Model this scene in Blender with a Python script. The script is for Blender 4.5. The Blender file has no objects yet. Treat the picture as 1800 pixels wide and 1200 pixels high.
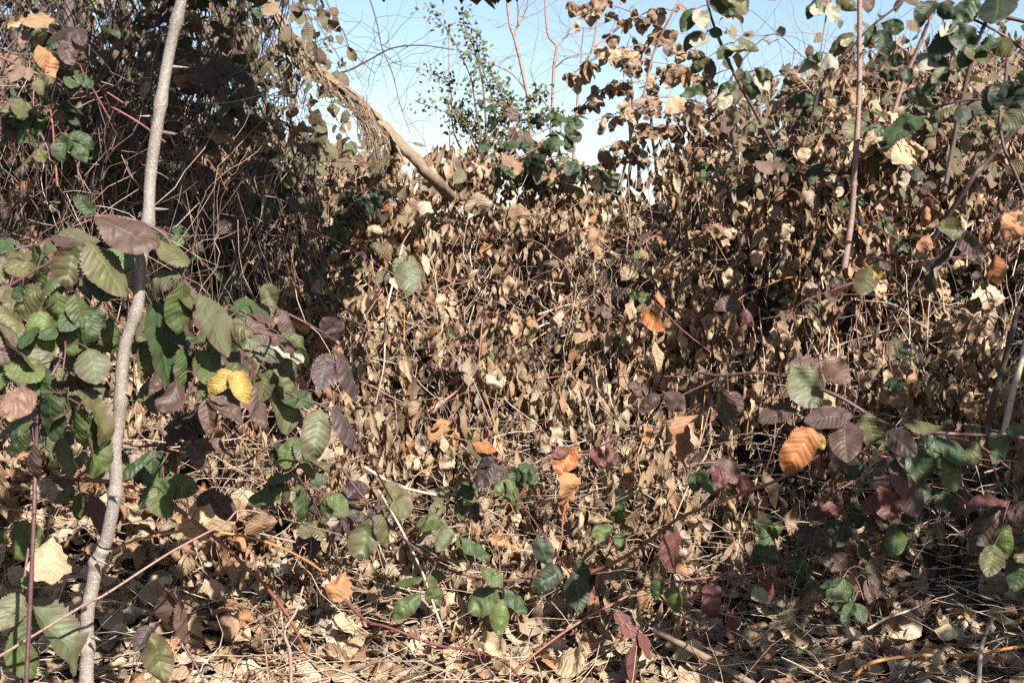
import bpy, math, random
import numpy as np
from mathutils import Vector, Matrix
R = math.radians
rng = random.Random(11)
nr = np.random.default_rng(7)
S = bpy.context.scene
COL = S.collection

# ------------------------------------------------------------------ camera, sky, sun, exposure
F_PX, CX, CY, HOR = 1930.0, 900.0, 600.0, 430.0
CAM = Vector((0, 0, 1.0))
PITCH = math.atan((CY - HOR) / F_PX)
cd = bpy.data.cameras.new('camera'); cam = bpy.data.objects.new('camera', cd); COL.objects.link(cam)
cam.location = CAM; cam.rotation_euler = (math.pi / 2 - PITCH, 0, 0)
cd.sensor_width = 36; cd.lens = 36 * F_PX / 1800; cd.clip_start = .02; cd.clip_end = 3000
S.camera = cam
SUN_EL, SUN_AZ = R(39), R(33)              # behind the camera, to its right
SDIR = Vector((math.sin(SUN_AZ) * math.cos(SUN_EL), -math.cos(SUN_AZ) * math.cos(SUN_EL), math.sin(SUN_EL)))
W = bpy.data.worlds.new('World'); S.world = W; W.use_nodes = True
wn = W.node_tree; bg = wn.nodes['Background']
sky = wn.nodes.new('ShaderNodeTexSky'); sky.sky_type = 'NISHITA'; sky.sun_disc = False
sky.sun_elevation = SUN_EL; sky.sun_rotation = math.atan2(SDIR.x, SDIR.y)
sky.air_density = 1.0; sky.dust_density = 1.0; sky.ozone_density = 1.0
wn.links.new(sky.outputs[0], bg.inputs[0]); bg.inputs[1].default_value = 0.054
sl = bpy.data.lights.new('sun', 'SUN'); sl.energy = 5.0; sl.angle = R(.53); sl.color = (1, .95, .87)
so = bpy.data.objects.new('sun', sl); COL.objects.link(so); so.location = (2, -4, 6)
so.rotation_euler = (-SDIR).to_track_quat('-Z', 'Y').to_euler()
S.view_settings.view_transform = 'Standard'; S.view_settings.look = 'None'
S.view_settings.exposure = 1.92; S.view_settings.gamma = 1; S.view_settings.use_curve_mapping = False
S.cycles.max_bounces = 6; S.cycles.diffuse_bounces = 2; S.cycles.transmission_bounces = 4; S.cycles.glossy_bounces = 2
S.cycles.use_denoising = False
FWD = Vector((0, math.cos(PITCH), -math.sin(PITCH))); UP = Vector((0, math.sin(PITCH), math.cos(PITCH))); RT = Vector((1, 0, 0))
def at(px, py, d):
    return CAM + (FWD + RT * ((px - CX) / F_PX) + UP * ((CY - py) / F_PX)) * d
def project(P):                             # (N,3) array -> px, py, depth
    q = P - np.array(CAM); d = q @ np.array(FWD)
    return CX + F_PX * q[:, 0] / d, CY - F_PX * (q @ np.array(UP)) / d, d

# ------------------------------------------------------------------ helpers
def tag(o, label=None, cat=None, group=None, kind=None):
    if label: o['label'] = label
    if cat: o['category'] = cat
    if group: o['group'] = group
    if kind: o['kind'] = kind
    return o
def obj(name, me, parent=None, mat=None):
    o = bpy.data.objects.new(name, me); COL.objects.link(o)
    if mat is not None and me is not None and not me.materials: me.materials.append(mat)
    if parent is not None: o.parent = parent
    return o
def empty(name, loc):
    o = bpy.data.objects.new(name, None); COL.objects.link(o); o.location = loc; o.empty_display_size = .05
    return o
def mesh_from(name, V, Q, uv=None, attr=None, smooth=True):
    me = bpy.data.meshes.new(name)
    V = np.asarray(V, np.float32); Q = np.asarray(Q, np.int32)
    me.vertices.add(len(V)); me.vertices.foreach_set('co', V.ravel())
    k = Q.shape[1]
    me.loops.add(Q.size); me.loops.foreach_set('vertex_index', Q.ravel())
    me.polygons.add(len(Q)); me.polygons.foreach_set('loop_start', np.arange(0, Q.size, k, dtype=np.int32))
    if smooth: me.polygons.foreach_set('use_smooth', np.ones(len(Q), bool))
    if uv is not None:
        l = me.uv_layers.new(name='UVMap'); l.data.foreach_set('uv', np.asarray(uv, np.float32)[Q.ravel()].ravel())
    if attr is not None:
        a = me.attributes.new('leaf_rnd', 'FLOAT', 'POINT'); a.data.foreach_set('value', np.asarray(attr, np.float32))
    me.update(calc_edges=True)
    return me
def noise3(P, seed=0):                      # smooth value noise, (N,3) -> 0..1
    P = np.asarray(P, float); i = np.floor(P).astype(np.int64); f = P - i; f = f * f * (3 - 2 * f)
    def h(a, b, c):
        n = (a * 374761393 + b * 668265263 + c * 2147483647 + seed * 974711) & 0xffffffff
        n = ((n ^ (n >> 13)) * 1274126177) & 0xffffffff
        return ((n ^ (n >> 16)) & 0xffff) / 65535.0
    r = 0
    for dx in (0, 1):
        for dy in (0, 1):
            for dz in (0, 1):
                w = (f[:, 0] if dx else 1 - f[:, 0]) * (f[:, 1] if dy else 1 - f[:, 1]) * (f[:, 2] if dz else 1 - f[:, 2])
                r = r + w * h(i[:, 0] + dx, i[:, 1] + dy, i[:, 2] + dz)
    return r
def resample(pts, n):                       # Catmull-Rom through the points
    P = [Vector(p) for p in pts]
    if len(P) == 2: return [P[0].lerp(P[1], i / (n - 1)) for i in range(n)]
    E = [P[0] * 2 - P[1]] + P + [P[-1] * 2 - P[-2]]
    out = []; m = len(P) - 1
    for i in range(n):
        t = i / (n - 1) * m; k = min(int(t), m - 1); t -= k
        a, b, c, d = E[k:k + 4]
        out.append(.5 * ((2 * b) + (c - a) * t + (2 * a - 5 * b + 4 * c - d) * t * t + (3 * b - a - 3 * c + d) * t ** 3))
    return out
def tubes(PT, RD, sides=3, rnd=None):       # PT (N,K,3), RD (N,K): many tapered tubes at once
    N, K, _ = PT.shape
    T = np.gradient(PT, axis=1); T /= np.linalg.norm(T, axis=2, keepdims=True) + 1e-9
    ref = np.where(np.abs(T[..., 2:3]) > .9, np.array([1., 0, 0]), np.array([0, 0, 1.]))
    A = np.cross(T, ref); A /= np.linalg.norm(A, axis=2, keepdims=True) + 1e-9
    B = np.cross(T, A)
    an = np.arange(sides) / sides * 2 * np.pi
    V = PT[:, :, None] + RD[:, :, None, None] * (A[:, :, None] * np.cos(an)[None, None, :, None] + B[:, :, None] * np.sin(an)[None, None, :, None])
    V = V.reshape(N * K * sides, 3)
    k, s = np.meshgrid(np.arange(K - 1), np.arange(sides), indexing='ij')
    q = np.stack([k * sides + s, k * sides + (s + 1) % sides, (k + 1) * sides + (s + 1) % sides, (k + 1) * sides + s], -1).reshape(-1, 4)
    Q = (q[None] + (np.arange(N) * K * sides)[:, None, None]).reshape(-1, 4)
    L = np.linspace(0, 1, K)
    uv = np.stack([np.broadcast_to((np.arange(sides) / sides)[None, None], (N, K, sides)), np.broadcast_to(L[None, :, None], (N, K, sides))], -1).reshape(-1, 2)
    at_ = None if rnd is None else np.repeat(rnd, K * sides)
    return V, Q, uv, at_
def stem_mesh(name, pts, r0, r1, sides=6, n=None, wob=.12, prickle=0, seed=0):
    n = n or max(8, len(pts) * 6)
    P = np.array(resample(pts, n)); g = np.random.default_rng(seed + 5)
    rad = np.linspace(r0, r1, n) * (1 + wob * (g.random(n) - .5))
    V, Q, uv, _ = tubes(P[None], rad[None], sides)
    if prickle:                             # curved bramble prickles, modelled on the stem
        idx = g.integers(1, n - 1, prickle); X = []
        for i in idx:
            t = P[min(i + 1, n - 1)] - P[i - 1]; t = t / (np.linalg.norm(t) + 1e-9)
            a = g.normal(size=3); a -= t * (a @ t); a /= np.linalg.norm(a)
            p = P[i]; r = rad[i]
            X.append(np.stack([p + a * r * .6, p + a * r * 2.1 + t * r * .3, p + a * r * 3.1 - t * r * .4]))
        X = np.array(X); rr = np.tile(np.array([.55, .3, .04]), (len(X), 1)) * rad[idx][:, None]
        v2, q2, u2, _ = tubes(X, rr, 4); Q = np.concatenate([Q, q2 + len(V)]); V = np.concatenate([V, v2]); uv = np.concatenate([uv, u2])
    return mesh_from(name, V, Q, uv)

# ------------------------------------------------------------------ materials
def new_mat(name):
    m = bpy.data.materials.new(name); m.use_nodes = True
    return m, m.node_tree.nodes, m.node_tree.links, m.node_tree.nodes['Principled BSDF'], m.node_tree.nodes['Material Output']
def math_n(N, L, op, a, b=None, c=None, clamp=False):
    n = N.new('ShaderNodeMath'); n.operation = op; n.use_clamp = clamp
    for k, v in enumerate((a, b, c)):
        if v is None: continue
        if hasattr(v, 'links'): L.new(v, n.inputs[k])
        else: n.inputs[k].default_value = v
    return n.outputs[0]
def mix_n(N, L, f, a, b, mode='MIX'):
    n = N.new('ShaderNodeMix'); n.data_type = 'RGBA'; n.blend_type = mode
    for i, v in ((0, f), (6, a), (7, b)):
        if hasattr(v, 'links'): L.new(v, n.inputs[i])
        else: n.inputs[i].default_value = (v if i == 0 else (*v, 1))
    return n.outputs[2]
def ramp_n(N, L, f, stops):
    n = N.new('ShaderNodeValToRGB'); e = n.color_ramp.elements
    e[0].position, e[0].color = stops[0][0], (*stops[0][1], 1); e[1].position, e[1].color = stops[-1][0], (*stops[-1][1], 1)
    for p, c in stops[1:-1]:
        k = e.new(p); k.color = (*c, 1)
    L.new(f, n.inputs[0]); return n.outputs[0]
def noise_n(N, L, vec, w, scale, detail=3, rough=.6):
    n = N.new('ShaderNodeTexNoise'); n.noise_dimensions = '4D'
    L.new(vec, n.inputs['Vector']); L.new(w, n.inputs['W'])
    n.inputs['Scale'].default_value = scale; n.inputs['Detail'].default_value = detail; n.inputs['Roughness'].default_value = rough
    return n.outputs[0]
def leaf_core(N, L):                        # uv -> across (0 midrib..1 margin), along, vein masks
    tc = N.new('ShaderNodeTexCoord'); sx = N.new('ShaderNodeSeparateXYZ'); L.new(tc.outputs['UV'], sx.inputs[0])
    ac = math_n(N, L, 'ABSOLUTE', math_n(N, L, 'MULTIPLY_ADD', sx.outputs[0], 2.0, -1.0))
    al = sx.outputs[1]
    ph = math_n(N, L, 'SUBTRACT', al, math_n(N, L, 'MULTIPLY', ac, .17))
    s = math_n(N, L, 'ABSOLUTE', math_n(N, L, 'SINE', math_n(N, L, 'MULTIPLY', ph, math_n(N, L, 'MULTIPLY_ADD', N.new('ShaderNodeObjectInfo').outputs['Random'], 14.0, 19.0))))
    vein = math_n(N, L, 'SUBTRACT', 1.0, math_n(N, L, 'MULTIPLY', s, 5.0, clamp=True), clamp=True)
    mid = math_n(N, L, 'SUBTRACT', 1.0, math_n(N, L, 'MULTIPLY', ac, 16.0, clamp=True), clamp=True)
    return tc.outputs['UV'], ac, al, vein, mid, s
def mat_leaflet():
    m, N, L, P, out = new_mat('bramble_leaf')
    uv, ac, al, vein, mid, s = leaf_core(N, L)
    oi = N.new('ShaderNodeObjectInfo'); w = math_n(N, L, 'MULTIPLY', oi.outputs['Random'], 60.0)
    n1 = noise_n(N, L, uv, w, 3.0); n2 = noise_n(N, L, uv, w, 22.0, 2)
    base = mix_n(N, L, math_n(N, L, 'MULTIPLY', n2, .45), oi.outputs['Color'], (.02, .022, .012))
    bl = math_n(N, L, 'MULTIPLY_ADD', ac, .75, math_n(N, L, 'MULTIPLY_ADD', n1, 1.5, -1.0))
    bl = math_n(N, L, 'MULTIPLY', math_n(N, L, 'MULTIPLY', bl, oi.outputs['Alpha'], clamp=True), 1.15, clamp=True)
    base = mix_n(N, L, bl, base, (.060, .028, .025))
    base = mix_n(N, L, math_n(N, L, 'MULTIPLY', math_n(N, L, 'MAXIMUM', mid, math_n(N, L, 'MULTIPLY', vein, .3)), .32), base, (.15, .15, .065))
    spot = math_n(N, L, 'GREATER_THAN', noise_n(N, L, uv, w, 7.0, 2), .68)
    base = mix_n(N, L, math_n(N, L, 'MULTIPLY', spot, .75), base, (.10, .05, .03))
    und = mix_n(N, L, math_n(N, L, 'MULTIPLY', math_n(N, L, 'MAXIMUM', vein, mid), .5), (.21, .195, .145), (.15, .135, .08))
    und = mix_n(N, L, .22, und, oi.outputs['Color'])
    ge = N.new('ShaderNodeNewGeometry')
    col = mix_n(N, L, ge.outputs['Backfacing'], base, und)
    L.new(col, P.inputs['Base Color']); P.inputs['Specular IOR Level'].default_value = .24
    L.new(math_n(N, L, 'MULTIPLY_ADD', n1, .3, .38), P.inputs['Roughness'])
    b = N.new('ShaderNodeBump'); b.inputs['Strength'].default_value = .35; b.inputs['Distance'].default_value = .002
    L.new(math_n(N, L, 'ADD', s, math_n(N, L, 'MULTIPLY', n2, .9)), b.inputs['Height']); L.new(b.outputs[0], P.inputs['Normal'])
    t = N.new('ShaderNodeBsdfTranslucent'); L.new(mix_n(N, L, .5, base, (.20, .24, .04)), t.inputs[0])
    ms = N.new('ShaderNodeMixShader'); ms.inputs[0].default_value = .13
    L.new(P.outputs[0], ms.inputs[1]); L.new(t.outputs[0], ms.inputs[2]); L.new(ms.outputs[0], out.inputs[0])
    return m
def mat_dead(name, stops, use_object_color=False):
    m, N, L, P, out = new_mat(name)
    uv, ac, al, vein, mid, s = leaf_core(N, L)
    oi = N.new('ShaderNodeObjectInfo')
    at_ = N.new('ShaderNodeAttribute'); at_.attribute_name = 'leaf_rnd'
    fac = math_n(N, L, 'FRACT', math_n(N, L, 'ADD', at_.outputs['Fac'], oi.outputs['Random']))
    w = math_n(N, L, 'MULTIPLY', fac, 90.0)
    c = oi.outputs['Color'] if use_object_color else ramp_n(N, L, fac, stops)
    n1 = noise_n(N, L, uv, w, 2.4, 4); n2 = noise_n(N, L, uv, w, 16.0, 3)
    dk = mix_n(N, L, 1.0, c, (.50, .40, .33), 'MULTIPLY')
    c = mix_n(N, L, math_n(N, L, 'MULTIPLY_ADD', n1, 2.6, -1.0, clamp=True), c, dk)
    c = mix_n(N, L, math_n(N, L, 'MULTIPLY', n2, .3), c, (.25, .185, .125))
    c = mix_n(N, L, math_n(N, L, 'MULTIPLY', math_n(N, L, 'MAXIMUM', mid, math_n(N, L, 'MULTIPLY', vein, .5)), .30), c, (.26, .15, .08))
    ge = N.new('ShaderNodeNewGeometry')
    pal = mix_n(N, L, .4, c, (.26, .21, .165))
    col = mix_n(N, L, ge.outputs['Backfacing'], c, pal)
    L.new(col, P.inputs['Base Color']); P.inputs['Roughness'].default_value = .68; P.inputs['Specular IOR Level'].default_value = .25
    b = N.new('ShaderNodeBump'); b.inputs['Strength'].default_value = .6; b.inputs['Distance'].default_value = .003
    L.new(math_n(N, L, 'ADD', math_n(N, L, 'MULTIPLY', s, .5), n2), b.inputs['Height']); L.new(b.outputs[0], P.inputs['Normal'])
    t = N.new('ShaderNodeBsdfTranslucent'); L.new(mix_n(N, L, .5, c, (.38, .22, .10)), t.inputs[0])
    ms = N.new('ShaderNodeMixShader'); ms.inputs[0].default_value = .14
    L.new(P.outputs[0], ms.inputs[1]); L.new(t.outputs[0], ms.inputs[2]); L.new(ms.outputs[0], out.inputs[0])
    return m
def mat_stem(name, stops, rough=.55, spotty=None, scale=140):
    m, N, L, P, out = new_mat(name)
    tc = N.new('ShaderNodeTexCoord'); oi = N.new('ShaderNodeObjectInfo')
    at_ = N.new('ShaderNodeAttribute'); at_.attribute_name = 'leaf_rnd'
    fac = math_n(N, L, 'FRACT', math_n(N, L, 'ADD', at_.outputs['Fac'], oi.outputs['Random']))
    n0 = noise_n(N, L, tc.outputs['Object'], fac, 9.0, 3)
    c = ramp_n(N, L, math_n(N, L, 'ADD', math_n(N, L, 'MULTIPLY', fac, .7), math_n(N, L, 'MULTIPLY_ADD', n0, .6, -.15)), stops)
    n1 = noise_n(N, L, tc.outputs['Object'], fac, scale, 3)
    c = mix_n(N, L, math_n(N, L, 'MULTIPLY_ADD', n1, 2.0, -.7, clamp=True), c, mix_n(N, L, 1.0, c, (.45, .4, .38), 'MULTIPLY'))
    if spotty:
        sp = math_n(N, L, 'GREATER_THAN', noise_n(N, L, tc.outputs['Object'], fac, scale * 1.7, 1), .64)
        c = mix_n(N, L, math_n(N, L, 'MULTIPLY', sp, .7), c, spotty)
    L.new(c, P.inputs['Base Color']); P.inputs['Roughness'].default_value = rough; P.inputs['Specular IOR Level'].default_value = .35
    b = N.new('ShaderNodeBump'); b.inputs['Strength'].default_value = .5; b.inputs['Distance'].default_value = .002
    L.new(n1, b.inputs['Height']); L.new(b.outputs[0], P.inputs['Normal'])
    return m
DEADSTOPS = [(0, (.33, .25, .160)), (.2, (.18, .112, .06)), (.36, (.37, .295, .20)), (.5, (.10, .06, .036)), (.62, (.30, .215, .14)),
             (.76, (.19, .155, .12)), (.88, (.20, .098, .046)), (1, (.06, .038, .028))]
M_LEAF = mat_leaflet()
M_DEAD = mat_dead('dry_leaf', DEADSTOPS)
M_DEADO = mat_dead('dry_leaf_single', DEADSTOPS, True)
M_CANE = mat_stem('red_bramble_bark', [(0, (0.078, 0.023, 0.027)), (.4, (0.133, 0.039, 0.035)), (.7, (0.187, 0.078, 0.047)), (1, (0.101, 0.039, 0.047))])
M_PURP = mat_stem('purple_bramble_bark', [(0, (0.058, 0.027, 0.028)), (.5, (0.094, 0.043, 0.043)), (1, (0.070, 0.035, 0.031))])
M_ORNG = mat_stem('orange_dry_bark', [(0, (0.281, 0.125, 0.039)), (.5, (0.328, 0.172, 0.062)), (1, (0.234, 0.094, 0.039))])
M_GREY = mat_stem('grey_sapling_bark', [(0, (0.092, 0.074, 0.061)), (.35, (0.202, 0.175, 0.152)), (.6, (0.115, 0.087, 0.069)), (.8, (0.216, 0.189, 0.166)), (1, (0.138, 0.110, 0.092))], .55, (.40, .37, .33), 330)
M_PALE = mat_stem('pale_dry_stem', [(0, (0.312, 0.242, 0.172)), (.5, (0.374, 0.312, 0.242)), (1, (0.281, 0.195, 0.125))], .6)
M_TWIG = mat_stem('mixed_dry_twig', [(0, (0.328, 0.257, 0.179)), (.3, (0.234, 0.148, 0.094)), (.5, (0.359, 0.304, 0.242)), (.7, (0.187, 0.094, 0.062)), (1, (0.281, 0.226, 0.179))], .6)
M_DARK = mat_stem('dark_bark', [(0, (.045, .03, .027)), (.5, (.075, .052, .045)), (1, (.10, .07, .06))], .7)
M_PINK = mat_stem('pinkish_brown_bark', [(0, (0.156, 0.098, 0.082)), (.5, (0.211, 0.140, 0.117)), (1, (0.172, 0.101, 0.078))], .55)
M_BARK = mat_stem('fibrous_bark', [(0, (0.101, 0.070, 0.047)), (.5, (0.172, 0.125, 0.082)), (1, (0.234, 0.168, 0.101))], .8, None, 60)
M_SOIL, N_, L_, P_, O_ = new_mat('leaf_mould_soil')
_tc = N_.new('ShaderNodeTexCoord'); _v = N_.new('ShaderNodeValue'); _v.outputs[0].default_value = 1.7
_a = noise_n(N_, L_, _tc.outputs['Object'], _v.outputs[0], 3, 5); _b = noise_n(N_, L_, _tc.outputs['Object'], _v.outputs[0], 38, 4)
L_.new(ramp_n(N_, L_, math_n(N_, L_, 'MULTIPLY_ADD', _b, .8, math_n(N_, L_, 'MULTIPLY_ADD', _a, .6, -.2)),
       [(.2, (.008, .006, .004)), (.5, (.022, .015, .010)), (.75, (.05, .034, .022)), (1, (.10, .07, .046))]), P_.inputs['Base Color'])
P_.inputs['Roughness'].default_value = .95
_bm = N_.new('ShaderNodeBump'); _bm.inputs['Distance'].default_value = .02; L_.new(_b, _bm.inputs['Height']); L_.new(_bm.outputs[0], P_.inputs['Normal'])

# ------------------------------------------------------------------ the bank: soil below, tangle above
PY = np.array([-5., 2.3, 2.5, 2.8, 3.0, 3.3, 3.6, 4.0, 5.0, 6.5, 8.0, 11., 16.])
PS = np.array([0., .0, .03, .15, .33, .72, 1.06, 1.24, 1.30, 1.25, 1.0, .3, -.2])
def surf(x, y, bump=True):
    x = np.asarray(x, float); y = np.asarray(y, float)
    rt = 1 / (1 + np.exp(-(x - .80) / .13)); lf = 1 / (1 + np.exp((x + .75) / .18))
    yy = y + .12 * rt + .30 * lf
    z = np.interp(yy, PY, PS) * (.96 + .29 * rt + .14 * lf)
    if bump:
        P = np.stack([x, y, np.zeros_like(x)], -1).reshape(-1, 3)
        n = (noise3(P * 3.1, 3) - .5) * .22 + (noise3(P * 8, 5) - .5) * .09
        z = z + n.reshape(x.shape) * np.clip((yy - 2.4) / .6, 0.15, 1)
    return z
def soil(x, y):
    yy = np.asarray(y, float)
    return surf(x, y, False) - .42 * np.clip((yy - 2.55) / .6, 0, 1) + .26 * np.clip((yy - 3.5) / .5, 0, 1) - .012
def front(px, py):
    t = np.arange(1.5, 6, .04); q = np.array(CAM)[None] + t[:, None] * np.array(FWD + RT * ((px - CX) / F_PX) + UP * ((CY - py) / F_PX))[None]
    h = np.nonzero(q[:, 2] < surf(q[:, 0], q[:, 1]))[0]
    return float(t[h[0]]) if len(h) else 99.
def fit(p): return p if isinstance(p, Vector) else at(p[0], p[1], min(p[2], front(p[0], p[1]) - .05))
def axis(a, b, st, far):
    c = np.arange(a, b + 1e-6, st); e = []; v = st
    p = b
    while p < far: v *= 1.45; p += v; e.append(p)
    e2 = []; v = st; p = a
    while p > -far: v *= 1.45; p -= v; e2.append(p)
    return np.concatenate([e2[::-1], c, e])
gx = axis(-4.5, 4.5, .07, 900); gy = axis(-1.5, 9, .07, 900)
GX, GY = np.meshgrid(gx, gy, indexing='ij')
GZ = soil(GX, GY) + (noise3(np.stack([GX, GY, GX * 0], -1).reshape(-1, 3) * 6, 9).reshape(GX.shape) - .5) * .03
GZ = np.where((np.abs(GX) > 60) | (np.abs(GY) > 60), -.2, GZ)
ni, nj = GX.shape; I, J = np.meshgrid(np.arange(ni - 1), np.arange(nj - 1), indexing='ij'); b0 = I * nj + J
gq = np.stack([b0, b0 + nj, b0 + nj + 1, b0 + 1], -1).reshape(-1, 4)
tag(obj('ground', mesh_from('ground', np.stack([GX, GY, GZ], -1).reshape(-1, 3), gq), mat=M_SOIL), 'dark soil and leaf mould under the bramble bank', kind='structure')

# ------------------------------------------------------------------ leaf shapes
def leaf_grid(nL, nW, Wd, seed, droop=.12, fold=.1, pleat=.012, curl=0., roll=0., crum=0., lobes=0, teeth=.06, belly=.42):
    g = np.random.default_rng(seed)
    v = np.linspace(0, 1, nL + 1); s = np.linspace(-1, 1, nW + 1)
    a = belly / (1 - belly) * 1.15
    w = np.maximum(v, 1e-4) ** (.85 * a) * np.maximum(1 - v, 0) ** .8; w = w / w.max() * Wd / 2
    if lobes: w = w * (.72 + .28 * np.abs(np.cos(v * math.pi * lobes + g.random()))) * 1.15
    w = np.maximum(w, .004)
    VV, SS = np.meshgrid(v, s, indexing='ij'); WW = np.repeat(w[:, None], nW + 1, 1)
    tt = (np.where(np.arange(nL + 1) % 2 == 0, teeth, -teeth) * g.uniform(.4, 1.6, nL + 1))[:, None] * (np.abs(SS) > .99)
    asym = 1 + (g.random() - .5) * .16 * SS
    X = SS * WW * (1 + tt) * asym; Y = VV - .03 * (np.abs(SS) > .99) * tt * 8
    Z = fold * np.abs(X) + pleat * np.cos((VV - .17 * np.abs(SS)) * 2 * math.pi * 9) * np.abs(SS) * (1 - .6 * np.abs(SS))
    if crum:
        P = np.stack([X * 3.2, Y * 3.2, X * 0 + seed], -1).reshape(-1, 3)
        P2 = P * 2.3
        Z = Z + crum * ((noise3(P, seed) - .5) * 1.5 + (noise3(P2, seed + 1) - .5) * .8).reshape(X.shape)
        X = X + crum * .6 * (noise3(P + 7, seed + 2).reshape(X.shape) - .5)
        Y = Y + crum * .5 * (noise3(P + 13, seed + 3).reshape(X.shape) - .5)
    if roll:
        k = roll; r = 1 / k; X, Z = np.sin(X * k) * (r - Z), r - np.cos(X * k) * (r - Z)
    k = curl + droop * 2
    if abs(k) > 1e-3:
        r = 1 / k; Y, Z = np.sin(Y * k) * (r + Z), -r + np.cos(Y * k) * (r + Z)
    V = np.stack([X, Y, Z], -1).reshape(-1, 3)
    i, j = np.meshgrid(np.arange(nL), np.arange(nW), indexing='ij'); b = i * (nW + 1) + j
    Q = np.stack([b, b + 1, b + nW + 2, b + nW + 1], -1).reshape(-1, 4)
    return V, Q, np.stack([(SS + 1) / 2, VV], -1).reshape(-1, 2)
LEAF = []
for k in range(10):
    V_, Q_, U_ = leaf_grid(36, 8, [.68, .58, .74, .62, .7, .52, .78, .66, .6, .72][k], 40 + k, belly=[.42, .36, .46, .4, .5, .38, .44, .34, .48, .42][k], droop=.12 + .12 * (k % 4), fold=[.16, -.22, .34, -.3, .08, .5, -.12, .25, -.4, .1][k], pleat=[.0035, .002, .0028, .004, .0015, .003, .002, .0035, .0015, .0025][k], crum=.09 + .035 * (k % 3), teeth=.055, roll=[.5, -.9, .2, -1.3, .9, .3, -.6, 1.3, -.3, -1.0][k])
    LEAF.append(mesh_from('leaflet_shape', V_, Q_, U_)); LEAF[-1].materials.append(M_LEAF)
DEAD = []                                   # curled dry leaves, fine meshes for the single ones
for k in range(12):
    V_, Q_, U_ = leaf_grid(14, 6, [.62, .5, .8, .7][k % 4], 80 + k, droop=.1, fold=[.3, -.5, .8, -.2][k % 4], pleat=.008, curl=[.3, 1.1, -.5, .7, 1.6, .2][k % 6],
                           roll=[1.2, -1.8, 1.6, .6, -1.2][k % 5], crum=.20 + .05 * (k % 3), teeth=.05)
    DEAD.append(mesh_from('dry_leaf_shape', V_, Q_, U_)); DEAD[-1].materials.append(M_DEADO)
BROAD = []                                  # broad, flatter lobed leaves of the litter
for k in range(10):
    V_, Q_, U_ = leaf_grid(16, 8, [.8, .9, .72, 1.0][k % 4], 120 + k, droop=.05, fold=[.15, -.25, .4][k % 3], pleat=.006, curl=[.2, .6, -.4, .9][k % 4],
                           roll=[.5, -.9, 1.3][k % 3], crum=.15 + .05 * (k % 3), lobes=[0, 3, 0, 2, 3][k % 5], teeth=.06, belly=.5)
    BROAD.append(mesh_from('fallen_leaf_shape', V_, Q_, U_)); BROAD[-1].materials.append(M_DEADO)
def frame(d, n):
    d = Vector(d).normalized(); n = Vector(n); n = (n - d * n.dot(d))
    if n.length < 1e-4: n = d.orthogonal()
    n.normalize(); x = d.cross(n)
    return Matrix((x, d, n)).transposed()
def place(name, me, B, d, n, L, parent=None, color=None):
    o = obj(name, me, parent)
    o.matrix_world = Matrix.Translation(B) @ (frame(d, n) * L).to_4x4()
    if parent is not None:
        o.matrix_parent_inverse = Matrix.Identity(4)
        o.matrix_basis = parent_inv(parent) @ (Matrix.Translation(B) @ (frame(d, n) * L).to_4x4())
    if color: o.color = color
    return o
def parent_inv(p):                          # parents here are only translated
    off = Vector((0, 0, 0))
    while p is not None: off += p.matrix_basis.to_translation(); p = p.parent
    return Matrix.Translation(-off)

# leaf colours: r, g, b and how far the purple winter flush has spread
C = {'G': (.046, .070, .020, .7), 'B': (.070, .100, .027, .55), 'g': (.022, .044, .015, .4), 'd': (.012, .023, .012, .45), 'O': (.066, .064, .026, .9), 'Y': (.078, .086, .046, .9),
     'P': (.058, .032, .028, .9), 'p': (.032, .018, .022, .8), 'M': (.10, .030, .032, .5), 'y': (.29, .18, .04, .8), 'r': (.27, .090, .026, .8),
     'K': (.13, .078, .056, .6), 'W': (.12, .12, .08, .3), 'T': (.32, .235, .155, 0), 'N': (.16, .095, .056, 0), 'R': (.25, .12, .055, 0), 'S': (.21, .168, .13, 0), 'w': (.38, .30, .22, 0)}
DRY = set('TNRSw')
def jit(c, g, a=.18):
    f = 1 + (g.random() - .5) * 2 * a
    return (min(1, c[0] * f * (1 + (g.random() - .5) * .14)), min(1, c[1] * f), min(1, c[2] * f * (1 + (g.random() - .5) * .2)), c[3])
def px_leaflet(par, bx, by, tx, ty, w, col, d, under=False, dry=None):
    """leaflet from its base and tip in the photograph and its seen width; tilt follows from the foreshortening"""
    dry = (col in DRY) if dry is None else dry
    s = d / F_PX; lp = math.hypot(tx - bx, ty - by) * s; wp = w * s
    asp = .62
    B = at(bx, by, d); L = max(lp, min(wp / asp * .97, .088))
    dd = math.sqrt(max(0, L * L - lp * lp))
    T = at(tx, ty, d - dd)
    dr = (T - B).normalized(); L = (T - B).length
    v = (CAM - B).normalized(); n0 = (v - dr * v.dot(dr)).normalized(); s0 = dr.cross(n0)
    ph = math.acos(max(-1, min(1, wp / (asp * L)))); ph = min(ph, 1.25)
    sg = 1 if s0.z >= 0 else -1
    n = n0 * math.cos(ph) + s0 * (sg * math.sin(ph))
    if under: n = -n
    me = rng.choice(DEAD) if dry else rng.choice(LEAF)
    return place('leaflet', me, B, dr, n, L * 1.06, par, jit(C[col], rng, .12))
ROOTS = []
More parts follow.
